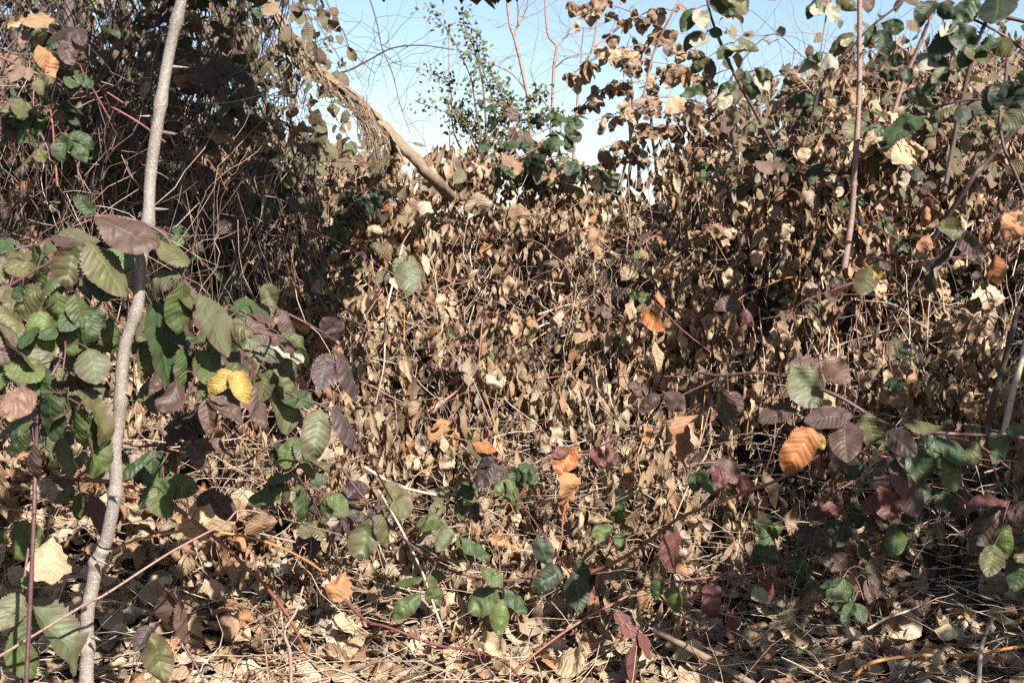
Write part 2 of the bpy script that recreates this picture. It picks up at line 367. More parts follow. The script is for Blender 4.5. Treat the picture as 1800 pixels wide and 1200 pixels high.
def cane(label, path, r, mat, leaves=(), name='bramble_cane', cat='bramble', group=None, prickle=0, stem_name='stem', n=None):
    """a cane: empty at its base, a stem, leaves (petiole) and their leaflets. path: (px,py,depth) or Vectors; r in metres"""
    P = [fit(p) for p in path]
    root = empty(name, P[0]); tag(root, label, cat, group); ROOTS.append(root)
    me = stem_mesh(stem_name, [p - P[0] for p in P], r[0], r[1], 6, n, .15, prickle, seed=len(ROOTS))
    obj(stem_name, me, root, mat)
    fine = resample(P, max(24, len(P) * 10))
    for lf in leaves:
        # depth of the leaf: that of the nearest point of the cane seen from the camera
        mx = sum(l[0] for l in lf) / len(lf); my = sum(l[1] for l in lf) / len(lf)
        fa = np.array(fine); qx, qy, qd = project(fa)
        k = int(np.argmin((qx - mx) ** 2 + (qy - my) ** 2)); d = qd[k] - .015 - rng.random() * .05
        node = at(mx, my, d)
        A = fine[k]; ptx = [A - node, (A - node) * .5 + Vector((0, 0, .004)), Vector((0, 0, 0))]
        V1, Q1, U1, _ = tubes(np.array([resample(ptx, 6)]), np.full((1, 6), .0014), 4)
        parts = [(V1, Q1, U1)]
        for l in lf:
            e = at(l[0], l[1], d) - node
            if e.length > .004: parts.append(tubes(np.array([resample([Vector((0, 0, 0)), e], 3)]), np.full((1, 3), .0011), 4)[:3])
        off = 0; VV = []; QQ = []; UU = []
        for a, b, c in parts: VV.append(a); QQ.append(b + off); UU.append(c); off += len(a)
        po = obj('leaf', mesh_from('petiole', np.concatenate(VV), np.concatenate(QQ), np.concatenate(UU)), root, mat)
        po.location = node - P[0]
        for l in lf:
            px_leaflet(po, *l[:6], d + sum(q for q in l[6:] if not isinstance(q, str)), under=('u' in l[6:]))
    return root
def wild_cane(label, p0, p1, rise, nleaf, size, pal, group, mat=None, r=.0028, name='bramble_cane', cat='bramble', dry=False, face=(0, -.55, .75), t0=.15, three=.75):
    """a cane that arches from p0 to p1 and carries compound leaves along it"""
    p0 = Vector(p0); p1 = Vector(p1); m = (p0 + p1) / 2 + Vector((rng.gauss(0, .05), rng.gauss(0, .05), rise))
    P = resample([p0, p0.lerp(m, .55) + Vector((0, 0, rise * .25)), m, m.lerp(p1, .55) + Vector((rng.gauss(0, .03), 0, rise * .2)), p1], 30)
    root = empty(name, P[0]); tag(root, label, cat, group); ROOTS.append(root)
    mat = mat or M_CANE
    obj('stem', stem_mesh('stem', [p - P[0] for p in P], r, r * .45, 5, 30, .15, 10, seed=len(ROOTS)), root, mat)
    for i in range(nleaf):
        t = t0 + (1 - t0) * (i + rng.random() * .7) / nleaf; k = min(28, int(t * 29))
        tg = (P[k + 1] - P[k]).normalized(); up = Vector((0, 0, 1))
        sd = tg.cross(up); sd = sd.normalized() if sd.length > .1 else Vector((1, 0, 0))
        sd = sd * (1 if i % 2 else -1)
        pd = (sd * .8 + tg * .45 + up * rng.uniform(-.3, .5) + Vector((rng.gauss(0, .25), rng.gauss(0, .25), 0))).normalized()
        pl = size * rng.uniform(.35, .75); node = P[k] + pd * pl
        V1, Q1, U1, _ = tubes(np.array([resample([P[k] - node, (P[k] - node) * .5 + Vector((0, 0, .008)), Vector((0, 0, 0))], 5)]), np.full((1, 5), .0012), 4)
        po = obj('leaf', mesh_from('petiole', V1, Q1, U1), root, mat); po.location = node - P[0]
        nn = (Vector(face) + Vector((rng.gauss(0, .35), rng.gauss(0, .35), rng.gauss(0, .25)))).normalized()
        d0 = (pd * .7 + Vector((rng.gauss(0, .3), rng.gauss(0, .3), -.75 if not dry else -1.3))).normalized()
        d0 = (d0 - nn * d0.dot(nn) * .8).normalized()
        cl = rng.choice(pal)
        L = size * rng.uniform(.75, 1.2)
        angs = [0, R(62), R(-62)] if rng.random() < three else [0]
        for a in angs:
            dd = Matrix.Rotation(a * rng.uniform(.8, 1.15), 3, nn) @ d0
            if a: dd = (dd + Vector((0, 0, -.25))).normalized()
            n2 = (nn + Vector((rng.gauss(0, .2), rng.gauss(0, .2), rng.gauss(0, .2)))).normalized()
            isdry = cl in DRY
            place('leaflet', rng.choice(DEAD if isdry else LEAF), node + dd * .004, dd, n2, L * (.82 if a else 1), po, jit(C[cl], rng))
    return root

# ------------------------------------------------------------------ the dry tangle: hanging leaves, litter, twigs
def dirs(n): 
    v = nr.normal(size=(n, 3)); return v / np.linalg.norm(v, axis=1, keepdims=True)
def unit(v): return v / (np.linalg.norm(v, axis=-1, keepdims=True) + 1e-9)
def scatter_leaves(shapes, P, D, Nn, Ls, rnd):
    V0 = np.stack([s[0] for s in shapes]); Q0 = shapes[0][1]; U0 = shapes[0][2]
    k = nr.integers(0, len(shapes), len(P)); n = V0.shape[1]
    D = unit(D); Nn = unit(Nn - D * (Nn * D).sum(1, keepdims=True)); X = np.cross(D, Nn)
    M = np.stack([X, D, Nn], 1)             # rows = axes
    V = np.einsum('nvk,nkj->nvj', V0[k] * Ls[:, None, None], M) + P[:, None]
    Q = (Q0[None] + (np.arange(len(P)) * n)[:, None, None]).reshape(-1, 4)
    return V.reshape(-1, 3), Q, np.tile(U0, (len(P), 1)), np.repeat(rnd, n)
def coarse(n, seed, broad=False):
    out = []
    for k in range(n):
        if broad: out.append(leaf_grid(5, 4, [.8, .9, .7, 1.0][k % 4], seed + k, droop=.05, fold=[.2, -.3, .5][k % 3], pleat=0, curl=[.3, .8, -.5, 1.1][k % 4], roll=[.5, -1.1, 1.5][k % 3], crum=.2, lobes=[0, 2, 0][k % 3], teeth=.1, belly=.5))
        else: out.append(leaf_grid(4, 4, [.46, .34, .58, .26][k % 4], seed + k, droop=.1, fold=[.3, -.6, .9, -.2][k % 4], pleat=0, curl=[.4, 1.2, -.6, .8, 1.8][k % 5], roll=[1.4, -2.5, 3.2, .6, -1.5][k % 5], crum=.24, teeth=.09))
    return out
HANG, LITT = coarse(20, 300), coarse(16, 400, True)
HOLES = [(940, 630, .13), (1000, 780, .09), (1190, 500, .10), (1630, 1010, .22), (1550, 920, .16), (330, 830, .15), (480, 470, .22), (1500, 620, .16), (700, 690, .10), (1650, 560, .15), (1330, 560, .12), (1380, 850, .13), (560, 1010, .08), (760, 900, .12)]
HOLES = [(np.array(at(a, b, front(a, b))), r) for a, b, r in HOLES]
def open_(P):
    k = np.ones(len(P), bool)
    for c, r in HOLES: k &= ~((np.linalg.norm(P - c, axis=1) < r * (.55 + .8 * noise3(P * 9, 77))) & (nr.random(len(P)) < .93))
    return k
def shell(n, x0, x1, y0, y1, lo, hi, void=.47, seed=21, fs=6.5):
    """points in a layer on the bank's surface, left out where the hollows are"""
    x = nr.uniform(x0, x1, n); y = nr.uniform(y0, y1, n)
    e = .03; z = surf(x, y); sx = (surf(x + e, y) - surf(x - e, y)) / (2 * e); sy = (surf(x, y + e) - surf(x, y - e)) / (2 * e)
    Nn = unit(np.stack([-sx, -sy, np.ones(n)], -1)); ar = np.sqrt(1 + sx ** 2 + sy ** 2)
    off = lo + (hi - lo) * nr.random(n)
    P = np.stack([x, y, z], -1) + Nn * off[:, None]
    keep = nr.random(n) < ar / 2.2
    nz = noise3(P * fs, seed) * .7 + noise3(P * fs * 2.2, seed + 1) * .3
    keep &= (nz > void + .035 * (x > .45)) & open_(P)
    return P[keep], Nn[keep], off[keep]
# hanging dry leaves
P, Nn, off = shell(212000, -2.6, 2.6, 2.4, 4.5, -.34, .12, .495, 21, 5.5)
kk = (off > -.13) | (nr.random(len(P)) < .42); kk &= (P[:, 1] < 4.0) | (nr.random(len(P)) < .5); P, Nn, off = P[kk], Nn[kk], off[kk]
n = len(P)
wall = np.clip((P[:, 2] - .02) / .2, 0, 1)[:, None]
D = np.array([0, 0, -1.]) * (.25 + 1.6 * wall) + dirs(n) * .5
NL = Nn * (1.0 - .4 * wall) + np.array([.1, -.8, .15]) * wall + dirs(n) * .75
Ls = nr.uniform(.030, .064, n) * np.where(nr.random(n) < .2, 1.5, 1)
rnd = nr.random(n)
px, py, dp = project(P)
# the largest ones in view become things of their own
inv = (px > 10) & (px < 1790) & (py > 300) & (py < 960) & (off > .04)
sc = np.where(inv, Ls / dp * (1 + off * 3), 0); order = np.argsort(-sc)
pick = []; taken = []
for i in order[:4000]:
    if all((px[i] - a) ** 2 + (py[i] - b) ** 2 > 22 ** 2 for a, b in taken):
        pick.append(i); taken.append((px[i], py[i]))
    if len(pick) == 290: break
rest = np.ones(n, bool); rest[pick] = False
V, Q, U, A = scatter_leaves(HANG, P[rest], D[rest], NL[rest], Ls[rest], rnd[rest])
# long narrow leaves that hang in front as curtains
CURT = [leaf_grid(5, 4, [.30, .22, .36, .26][k % 4], 700 + k, droop=.05, fold=[.5, -.7, 1.0, -.3][k % 4], pleat=0, curl=[.3, .9, -.6, .5][k % 4], roll=[2.5, -3.5, 4.5, 1.5, -2.][k % 5], crum=.2, teeth=.08) for k in range(20)]
P2, N2, o2 = shell(24000, -2.4, 2.4, 2.55, 3.9, -.04, .13, .545, 91, 4.5); n2_ = len(P2)
V2, Q2, U2, A2 = scatter_leaves(CURT, P2, np.array([0, -.05, -1.]) + dirs(n2_) * .45, np.array([.35, -1., .15]) + dirs(n2_) * .7, nr.uniform(.028, .1, n2_), np.where(nr.random(n2_) < .6, nr.choice([0., .36, .05, .62], n2_) + nr.normal(0, .03, n2_), nr.random(n2_)) % 1)
Q = np.concatenate([Q, Q2 + len(V)]); V = np.concatenate([V, V2]); U = np.concatenate([U, U2]); A = np.concatenate([A, A2])
# rotted leaves lying on the soil inside the bank
n3 = 7000; x3 = nr.uniform(-2.2, 2.2, n3); y3 = nr.uniform(2.5, 4.3, n3); P3 = np.stack([x3, y3, soil(x3, y3) + .02 + nr.random(n3) * .05], -1)
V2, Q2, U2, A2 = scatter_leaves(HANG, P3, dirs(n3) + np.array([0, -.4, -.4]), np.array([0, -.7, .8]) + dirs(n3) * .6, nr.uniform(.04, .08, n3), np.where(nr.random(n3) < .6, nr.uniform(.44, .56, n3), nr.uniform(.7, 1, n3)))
Q = np.concatenate([Q, Q2 + len(V)]); V = np.concatenate([V, V2]); U = np.concatenate([U, U2]); A = np.concatenate([A, A2])
tag(obj('dry_leaves', mesh_from('dry_leaves', V, Q, U, A), mat=M_DEAD), 'mass of withered tan leaves hanging through the bramble bank', 'dry leaves', kind='stuff')
ZN = lambda x, y: ('in the middle of the sunny bank' if 600 < x < 1200 and y < 720 else 'low on the bank beneath the middle hollow' if 600 < x < 1200 else
                   'in the tangle behind the thorny grey stem' if x <= 600 else 'on the steep tangle at the right' if y < 720 else 'under the purple canes at lower right')
MARKS = [(1400, 785, 'the orange leaf'), (560, 760, 'the broad grey green leaf'), (400, 670, 'the yellow leaflets'), (1732, 930, 'the broad purple leaf at the right edge'), (880, 1080, 'the bright green sprig'), (995, 1010, 'the dark green sprig'),
         (1155, 572, 'the red flushed round leaf'), (1500, 380, 'the foot of the pinkish upright stem'), (1765, 700, 'the pale stick at the right edge'), (690, 400, 'the leaning trunk foot'), (800, 690, 'the diagonal dark red cane'), (1075, 620, 'the arched dark cane'),
         (995, 805, 'the yellow orange leaf'), (1080, 925, 'the small fresh green sprig'), (1250, 1055, 'the dark maroon leaf'), (1405, 1150, 'the stacked green seedling'), (1655, 1160, 'the white curled leaf'), (510, 1130, 'the grey forked stick'),
         (310, 1080, 'the purple green leaves by the sapling foot'), (170, 1000, 'the bend of the thorny sapling'), (440, 960, 'the arched orange cane'), (470, 860, 'the fan of oval green leaves'), (650, 950, 'the dull green leaves of the purple cane'),
         (1240, 880, 'the long straight red cane'), (1420, 670, 'the big grey green leaf at right'), (1670, 460, 'the deep purple leaf spray'), (1390, 490, 'the arching orange stem'), (720, 485, 'the green and purple leaf'), (930, 380, 'the pale crooked twig'), (1115, 430, 'the open crest'),
         (1120, 1130, 'the hanging maroon leaves'), (1560, 950, 'the small olive leaf'), (760, 1130, 'the brown cane in the litter'), (240, 700, 'the middle of the thorny sapling'), (500, 600, 'the pale leaf undersides'), (1270, 1160, 'the weathered stake')]
def near(x, y):
    m = min(MARKS, key=lambda q: (q[0] - x) ** 2 + (q[1] - y) ** 2); dx, dy = x - m[0], y - m[1]
    w = ('right of ' if dx > 0 else 'left of ') if abs(dx) > abs(dy) else ('below ' if dy > 0 else 'above ')
    return w + m[2]
KD = [('T', 'pale tan withered leaf'), ('N', 'brown curled withered leaf'), ('R', 'rusty brown withered leaf'), ('S', 'greyish beige withered leaf'), ('T', 'pale tan withered leaf')]
for i in pick:
    c, l = rng.choice(KD); z = near(px[i], py[i])
    o = place('withered_leaf', rng.choice(DEAD), Vector(P[i]), Vector(D[i]), Vector(NL[i]), min(Ls[i], .068) * 1.05, None, jit(C[c], rng))
    tag(o, l + ' just ' + z, 'dead leaf', 'withered leaves ' + z)
# litter on the flat ground in front
n = 13000
x = nr.uniform(-2.2, 2.4, n); y = nr.uniform(1.5, 2.72, n)
keep = nr.random(n) < np.where(np.abs(x) < .55 * y + .35, 1, 0); x, y = x[keep], y[keep]; n = len(x)
P = np.stack([x, y, surf(x, y) + .006 + nr.random(n) * .045], -1)
NL = np.array([0, -.25, 1.]) + dirs(n) * .55; D = dirs(n) * np.array([1, 1, .25]); Ls = nr.uniform(.034, .08, n); rnd = nr.random(n)
kk = open_(P); P, NL, D, Ls, rnd = P[kk], NL[kk], D[kk], Ls[kk], rnd[kk]; n = len(P)
px, py, dp = project(P)
inv = (px > 5) & (px < 1795) & (py > 880) & (py < 1195)
sc = np.where(inv, Ls / dp * (1 + P[:, 2] * 3), 0); order = np.argsort(-sc); pick = []; taken = []
for i in order[:3000]:
    if all((px[i] - a) ** 2 + (py[i] - b) ** 2 > 24 ** 2 for a, b in taken): pick.append(i); taken.append((px[i], py[i]))
    if len(pick) == 280: break
rest = np.ones(n, bool); rest[pick] = False
V, Q, U, A = scatter_leaves(LITT, P[rest], D[rest], NL[rest], Ls[rest], rnd[rest])
tag(obj('leaf_litter', mesh_from('leaf_litter', V, Q, U, A), mat=M_DEAD), 'carpet of dry fallen leaves on the ground before the bank', 'leaf litter', kind='stuff')
KF = [('T', 'flat tan fallen leaf'), ('T', 'flat tan fallen leaf'), ('N', 'brown crumpled fallen leaf'), ('R', 'orange brown fallen leaf'), ('S', 'faded grey beige fallen leaf'), ('w', 'bleached cream fallen leaf')]
for i in pick:
    c, l = rng.choice(KF); z = near(px[i], py[i])
    o = place('fallen_leaf', rng.choice(BROAD), Vector(P[i]) + Vector((0, 0, .012)), Vector(D[i]), Vector(NL[i]), Ls[i] * 1.1, None, jit(C[c], rng))
    tag(o, l + ' ' + z, 'fallen leaf', 'fallen leaves ' + z)
# twigs: K-point wandering lines
def wander(P0, D0, L, K, wob):
    N = len(P0); st = D0[:, None] * (L[:, None, None] / (K - 1)) + nr.normal(size=(N, K, 3)) * wob * L[:, None, None] / (K - 1)
    for k in range(1, K): st[:, k] = st[:, k] * .6 + st[:, k - 1] * .4
    return P0[:, None] + np.cumsum(st, 1) - st[:, :1]
def twig_stuff(name, P0, D0, L, r, K, wob, label, mat, cat='twigs'):
    T = wander(P0, unit(D0), L, K, wob); rad = r[:, None] * np.linspace(1, .45, K)[None]
    V, Q, U, A = tubes(T, rad, 3, nr.random(len(P0)))
    tag(obj(name, mesh_from(name, V, Q, U, A), mat=mat), label, cat, kind='stuff')
P, Nn, off = shell(16500, -2.6, 2.6, 2.5, 3.9, -.2, .10, .40, 33)
n = len(P)
up = nr.random(n) < np.where(P[:, 0] > .5, .6, .35)
D0 = np.where(up[:, None], np.array([0, -.1, -1.]) + dirs(n) * .45, dirs(n) + Nn * .15)
twig_stuff('dry_twigs', P, D0, nr.uniform(.06, .30, n), nr.uniform(.0006, .0022, n), 7, .35, 'thin dry stems and stalks tangled through the bank', M_TWIG)
n = 3100
x = nr.uniform(-2, 2, n); y = nr.uniform(1.6, 3.1, n)
P = np.stack([x, y, surf(x, y) + .02 + nr.random(n) * .075], -1)
twig_stuff('dry_grass', P, dirs(n) * np.array([1, .8, .22]), nr.uniform(.08, .32, n), nr.uniform(.0006, .0016, n), 6, .25, 'straw and dead grass strewn over the fallen leaves', M_PALE, 'dry grass')
n = 420
x = nr.uniform(-2, 2, n); y = nr.uniform(1.6, 2.9, n)
twig_stuff('fallen_twigs', np.stack([x, y, surf(x, y) + .03 + nr.random(n) * .05], -1), dirs(n) * np.array([1, .8, .2]), nr.uniform(.12, .5, n), nr.uniform(.0014, .0034, n), 9, .4, 'broken twigs and cane ends scattered over the litter', M_TWIG)
# fine twigs against the sky at upper left
n = 1700
u = nr.uniform(-60, 560, n); v = nr.uniform(-120, 420, n); d = nr.uniform(2.7, 4.6, n)
ok = nr.random(n) < np.clip(1.15 - np.clip(u - 330, 0, 400) / 240 * (v < 230), 0, 1); u, v, d = u[ok], v[ok], d[ok]; n = len(u)
P = np.array([at(a, b, c) for a, b, c in zip(u, v, d)])
twig_stuff('hanging_twigs', P, np.array([0, 0, -1.]) + dirs(n) * .55, nr.uniform(.15, .6, n), nr.uniform(.0007, .003, n), 8, .25, 'fine dark hanging twigs against the sky behind the grey stem', M_DARK)
n = 300
u = nr.uniform(-60, 540, n); v = nr.uniform(40, 430, n); d = nr.uniform(2.6, 3.3, n)
twig_stuff('pale_twigs', np.array([at(a, b, c) for a, b, c in zip(u, v, d)]), np.array([0, 0, -.7]) + dirs(n), nr.uniform(.12, .45, n), nr.uniform(.0006, .0019, n), 8, .3, 'paler sunlit twigs tangled in front of the upper left thicket', M_TWIG)
n = 260
u = nr.uniform(1150, 1850, n); v = nr.uniform(60, 330, n); d = nr.uniform(3.2, 4.6, n)
P = np.array([at(a, b, c) for a, b, c in zip(u, v, d)])
twig_stuff('fine_twigs', P, np.array([0, 0, .6]) + dirs(n), nr.uniform(.1, .45, n), nr.uniform(.0006, .0018, n), 8, .22, 'fine bare twigs rising from the bank at upper right', M_PINK)

# leafy thicket standing behind and above, as one mass; also unseen foliage added for its shade
M_MIX = mat_dead('thicket_leaf', [(0, (.03, .05, .02)), (.3, (.05, .07, .03)), (.45, (.07, .04, .04)), (.6, (.09, .055, .035)), (.7, (.03, .042, .018)), (.9, (.19, .13, .08)), (1, (.05, .035, .027))])
THK = [leaf_grid(6, 2, [.66, .6, .5][k % 3], 600 + k, droop=.2 + .1 * (k % 3), fold=[.3, -.3, .5, -.15][k % 4], pleat=0, crum=.14, teeth=.04, roll=[.6, -1., 1.4][k % 3]) for k in range(12)]
def mass(name, label, PP, size, droop=.7):
    n = len(PP); V, Q, U, A = scatter_leaves(THK, PP, dirs(n) + np.array([0, 0, -droop]), dirs(n) * .7 + np.array([0, -.5, .8]), nr.uniform(size[0], size[1], n), nr.random(n))
    tag(obj(name, mesh_from(name, V, Q, U, A), mat=M_MIX), label, 'foliage', kind='stuff')
def cloud(n, u, v, d, seed, thr, dens=lambda a, b: np.ones_like(a)):
    a = nr.uniform(*u, n); b = nr.uniform(*v, n); c = nr.uniform(*d, n)
    P = np.array(CAM) + (np.array(FWD) + np.array(RT) * ((a - CX) / F_PX)[:, None] + np.array(UP) * ((CY - b) / F_PX)[:, None]) * c[:, None]
    k = (noise3(P * 4.5, seed) * .65 + noise3(P * 10, seed + 1) * .35 > thr) & (nr.random(n) < dens(a, b))
    return P[k]
mass('thicket_foliage', 'dense dark leaves of the thicket rising at the upper left', cloud(18000, (-250, 700), (-260, 380), (3.1, 5.4), 61, .47, lambda a, b: np.clip((b + 330) / 480, .15, 1) * np.clip((620 - a) / 200 + np.clip(b - 200, 0, 90) / 90, 0, 1)), (.04, .07))
mass('added_shade_vines', 'unseen leafy vines added above the left of the view to cast shade', cloud(5200, (330, 930), (-430, -50), (2.0, 2.42), 64, .46), (.05, .085))  # above the frame, added only to throw shade left of the bank
mass('added_shade_canopy', 'unseen leafy vines added above the upper left thicket to shade it', cloud(2600, (-160, 470), (-430, -30), (2.5, 3.3), 65, .50), (.05, .085))  # second unseen canopy, put in to darken the upper left
mass('crest_foliage', 'dull leaves of the thicket along the right crest', cloud(6000, (1270, 2000), (-20, 340), (3.0, 4.6), 67, .50, lambda a, b: np.clip((b - 90) / 160, .10, 1)), (.035, .065))
n = 16000; PB = np.stack([nr.uniform(1.15, 2.6, n), nr.uniform(.7, 2.6, n), nr.uniform(.5, 2.1, n)], -1)
PB = PB[(noise3(PB * 4, 70) > .38) & (PB[:, 0] > .62 * PB[:, 1] + .95)]
mass('added_shade_brambles', 'unseen bramble foliage added beyond the right edge to shade the lower right', PB, (.05, .085))  # out of view, added so its shadow falls on the lower right

# ------------------------------------------------------------------ thorny grey sapling in front at the left
ptsx = [(322, -70), (318, 0), (301, 83), (287, 160), (274, 250), (266, 320), (262, 390), (247, 455), (240, 535), (222, 600), (213, 660), (210, 733), (204, 800), (203, 840), (198, 905), (186, 955), (166, 992), (160, 1040), (157, 1100), (156, 1150), (152, 1205), (148, 1300), (142, 1440)]
D_S = 1.72
pts = [at(x, y, D_S + .00006 * (y - 600)) for x, y in ptsx]
pts[-1].z = -.02
root = empty('thorny_sapling', pts[-1]); tag(root, 'slender grey sapling stem with pale specks and thorns in front at the left', 'sapling')
P = [p - pts[-1] for p in pts][::-1]
g = np.random.default_rng(3); nn_ = 150; A = np.array(resample(P, nn_)); rad = np.linspace(.0112, .0082, nn_) * (1 + .10 * (g.random(nn_) - .5))
for k in (22, 41, 58, 77, 93, 108, 127, 139): rad[k - 1] *= 1.08; rad[k] *= 1.28; rad[k + 1] *= 1.15
A += (np.array([noise3(A * 14, 3), noise3(A * 14, 8), A[:, 2] * 0 + .5]).T - .5) * .008
V, Q, U, _ = tubes(A[None], rad[None], 14); obj('stem', mesh_from('sapling_stem', V, Q, U), root, M_GREY)
for k, (x, y, dx, dy) in enumerate([(307, 118, 26, 1), (297, 119, -13, 6), (291, 233, 22, 2), (292, 234, 18, 3), (277, 205, -34, -1), (279, 368, 18, 0), (255, 370, -12, 6), (226, 786, 27, 3), (196, 705, -11, 7), (246, 545, 13, 5), (201, 640, -12, 4),
                                    (199, 870, 12, 4), (176, 985, 13, 6), (152, 1060, -12, 5), (166, 1120, 12, 5), (312, 40, 13, 5), (306, 45, -12, 3), (283, 170, -11, 6), (233, 480, -12, 6), (220, 690, 11, 5)]):
    p = at(x, y, D_S); e = at(x + dx, y + dy, D_S - .006)
    T = np.array(resample([p - (e - p) * .3, p.lerp(e, .5), e], 5)) - np.array(pts[-1])
    V, Q, U, _ = tubes(T[None], np.array([[.0034, .0026, .0018, .001, .0002]]), 6); obj('thorn', mesh_from('thorn', V, Q, U), root, M_GREY)
# side twig of the sapling
cane('thin grey thorny twig crossing the sapling stem near the bottom left corner', [(-60, 1185, 1.62), (0, 1152, 1.63), (147, 1063, 1.66), (187, 1043, 1.67), (300, 970, 1.78), (393, 920, 1.9), (422, 897, 1.95), (480, 906, 2.0), (600, 940, 2.2)], (.0025, .0012), M_PINK, (), 'dry_twig', 'twig', None, 14)

# ------------------------------------------------------------------ leaning broken trunk with shredded bark
tp = [at(455, -40, 3.3), at(508, 70, 3.28), at(570, 132, 3.26), at(640, 188, 3.24), at(700, 250, 3.23), at(765, 318, 3.25), at(800, 352, 3.75)]
root = empty('dead_tree', tp[-1]); tag(root, 'pale leaning dead trunk with shredded bark against the sky', 'tree trunk')
n_ = 60; A = np.array(resample([p - tp[-1] for p in tp][::-1], n_))
V, Q, U, _ = tubes(A[None], (np.linspace(.0185, .013, n_) * (1 + .08 * (np.random.default_rng(1).random(n_) - .5)))[None], 14)
V += (noise3(V * 60, 4) - .5)[:, None] * .008
obj('trunk', mesh_from('trunk', V, Q, U), root, M_BARK)
for k in range(46):                         # strips of bark peeling off its upper half
    t = rng.uniform(.42, .98); a = Vector(A[int(t * (n_ - 1))]); b = Vector(A[max(0, int(t * (n_ - 1)) - rng.randint(4, 9))])
    off = Vector((rng.gauss(0, .5), -1, rng.gauss(0, .7))).normalized() * .017
    pp = [a + off * .9, a.lerp(b, .5) + off * rng.uniform(1, 1.5) + Vector((0, 0, -.004)), b + off * rng.uniform(1.0, 2.2) + Vector((0, 0, -rng.random() * .05))]
    B = np.array(resample(pp, 8)); w_ = rng.uniform(.0015, .005)
    sid = np.array((Vector(B[-1]) - Vector(B[0])).cross(Vector((0, -1, .4))).normalized()) * w_
    V = np.concatenate([B - sid, B + sid, B - sid * .8 + np.array([0, .002, 0]), B + sid * .8 + np.array([0, .002, 0])]); i = np.arange(7)
    Q = np.concatenate([np.stack([i, i + 1, i + 9, i + 8], -1), np.stack([i + 24, i + 25, i + 17, i + 16], -1), np.stack([i, i + 16, i + 17, i + 1], -1), np.stack([i + 8, i + 9, i + 25, i + 24], -1)])
    obj('bark_strip', mesh_from('bark_strip', V + (noise3(V * 45, k) - .5)[:, None] * .008, Q, np.zeros((len(V), 2))), root, M_BARK)
for (x0, y0, x1, y1, nf, sp) in [(632, 185, 664, 305, 60, 9), (612, 172, 640, 235, 30, 10), (560, 130, 590, 185, 24, 10), (525, 100, 540, 150, 16, 8)]:
    g = np.random.default_rng(x0); F0 = np.array([np.array(resample([at(x0 + g.normal(0, sp * .8), y0 + g.normal(0, 5), 3.19), at((x0 + x1) / 2 + 8 + g.normal(0, sp), (y0 + y1) / 2, 3.17), at(x1 + g.normal(0, sp * .7), y1 - abs(g.normal(0, 22)), 3.17)], 7)) for _ in range(nf)]) - np.array(tp[-1])
    F0 += g.normal(size=F0.shape) * .006
    V, Q, U, A_ = tubes(F0, np.tile(np.linspace(.0018, .0006, 7), (nf, 1)), 3, g.random(nf))
    obj('hanging_fibre', mesh_from('hanging_fibre', V, Q, U, A_), root, M_BARK)

# ------------------------------------------------------------------ bramble canes of the foreground, leaf by leaf
cane('purple bramble cane with bright green leaves at the left edge', [(40, 1330, 1.55), (58, 950, 1.56), (63, 800, 1.58), (68, 727, 1.58), (83, 677, 1.6), (110, 627, 1.62), (157, 560, 1.64), (188, 513, 1.66), (196, 500, 1.66)], (.0032, .002), M_PURP, [
    [(103, 515, 105, 630, 64, 'B'), (72, 547, 84, 632, 56, 'B'), (128, 520, 150, 570, 30, 'G')],
    [(152, 430, 226, 506, 50, 'O'), (136, 430, 112, 497, 48, 'O')],
    [(72, 505, 12, 556, 40, 'O'), (60, 510, 20, 520, 26, 'g')],
    [(0, 588, 88, 636, 32, 'Y'), (14, 622, 66, 668, 48, 'B'), (5, 640, -30, 700, 50, 'G')],
    [(70, 688, 8, 722, 56, 'K'), (92, 690, 84, 772, 34, 'g'), (128, 690, 72, 736, 30, 'O')],
    [(138, 712, 110, 797, 38, 'G'), (148, 695, 213, 772, 32, 'O'), (155, 735, 190, 832, 38, 'G')],
    [(56, 742, -6, 752, 30, 'G'), (50, 750, 10, 800, 34, 'g')],
    [(48, 665, 90, 690, 26, 'G'), (60, 780, 30, 850, 34, 'P')]], prickle=34)
cane('bramble cane with long drooping grey green leaves beside the sapling stem', [(150, 380, 1.66), (225, 385, 1.68), (290, 415, 1.70), (320, 483, 1.72), (345, 520, 1.74), (400, 580, 1.78), (443, 643, 1.82), (470, 673, 1.86), (560, 710, 1.9), (605, 738, 1.92), (640, 790, 2.0), (690, 880, 2.3)], (.0036, .002), M_PURP, [
    [(168, 386, 279, 406, 40, 'P'), (165, 375, 130, 345, 34, 'g')],
    [(318, 486, 238, 484, 44, 'Y'), (318, 495, 336, 584, 34, 'G'), (328, 470, 282, 420, 30, 'O')],
    [(347, 518, 406, 616, 40, 'Y'), (300, 470, 345, 545, 26, 'O')],
    [(268, 530, 312, 672, 52, 'g'), (318, 610, 338, 687, 26, 'G'), (250, 608, 256, 670, 32, 'O')],
    [(442, 645, 380, 652, 30, 'O'), (440, 665, 470, 747, 32, 'P')],
    [(404, 652, 372, 690, 38, 'y', -.16), (412, 655, 434, 694, 38, 'y', -.16)],
    [(470, 675, 523, 752, 42, 'Y'), (556, 712, 494, 690, 30, 'g')],
    [(560, 724, 552, 800, 78, 'Y'), (585, 715, 640, 780, 34, 'p')],
    [(350, 620, 378, 668, 40, 'G'), (190, 560, 216, 622, 36, 'G')]], prickle=30)
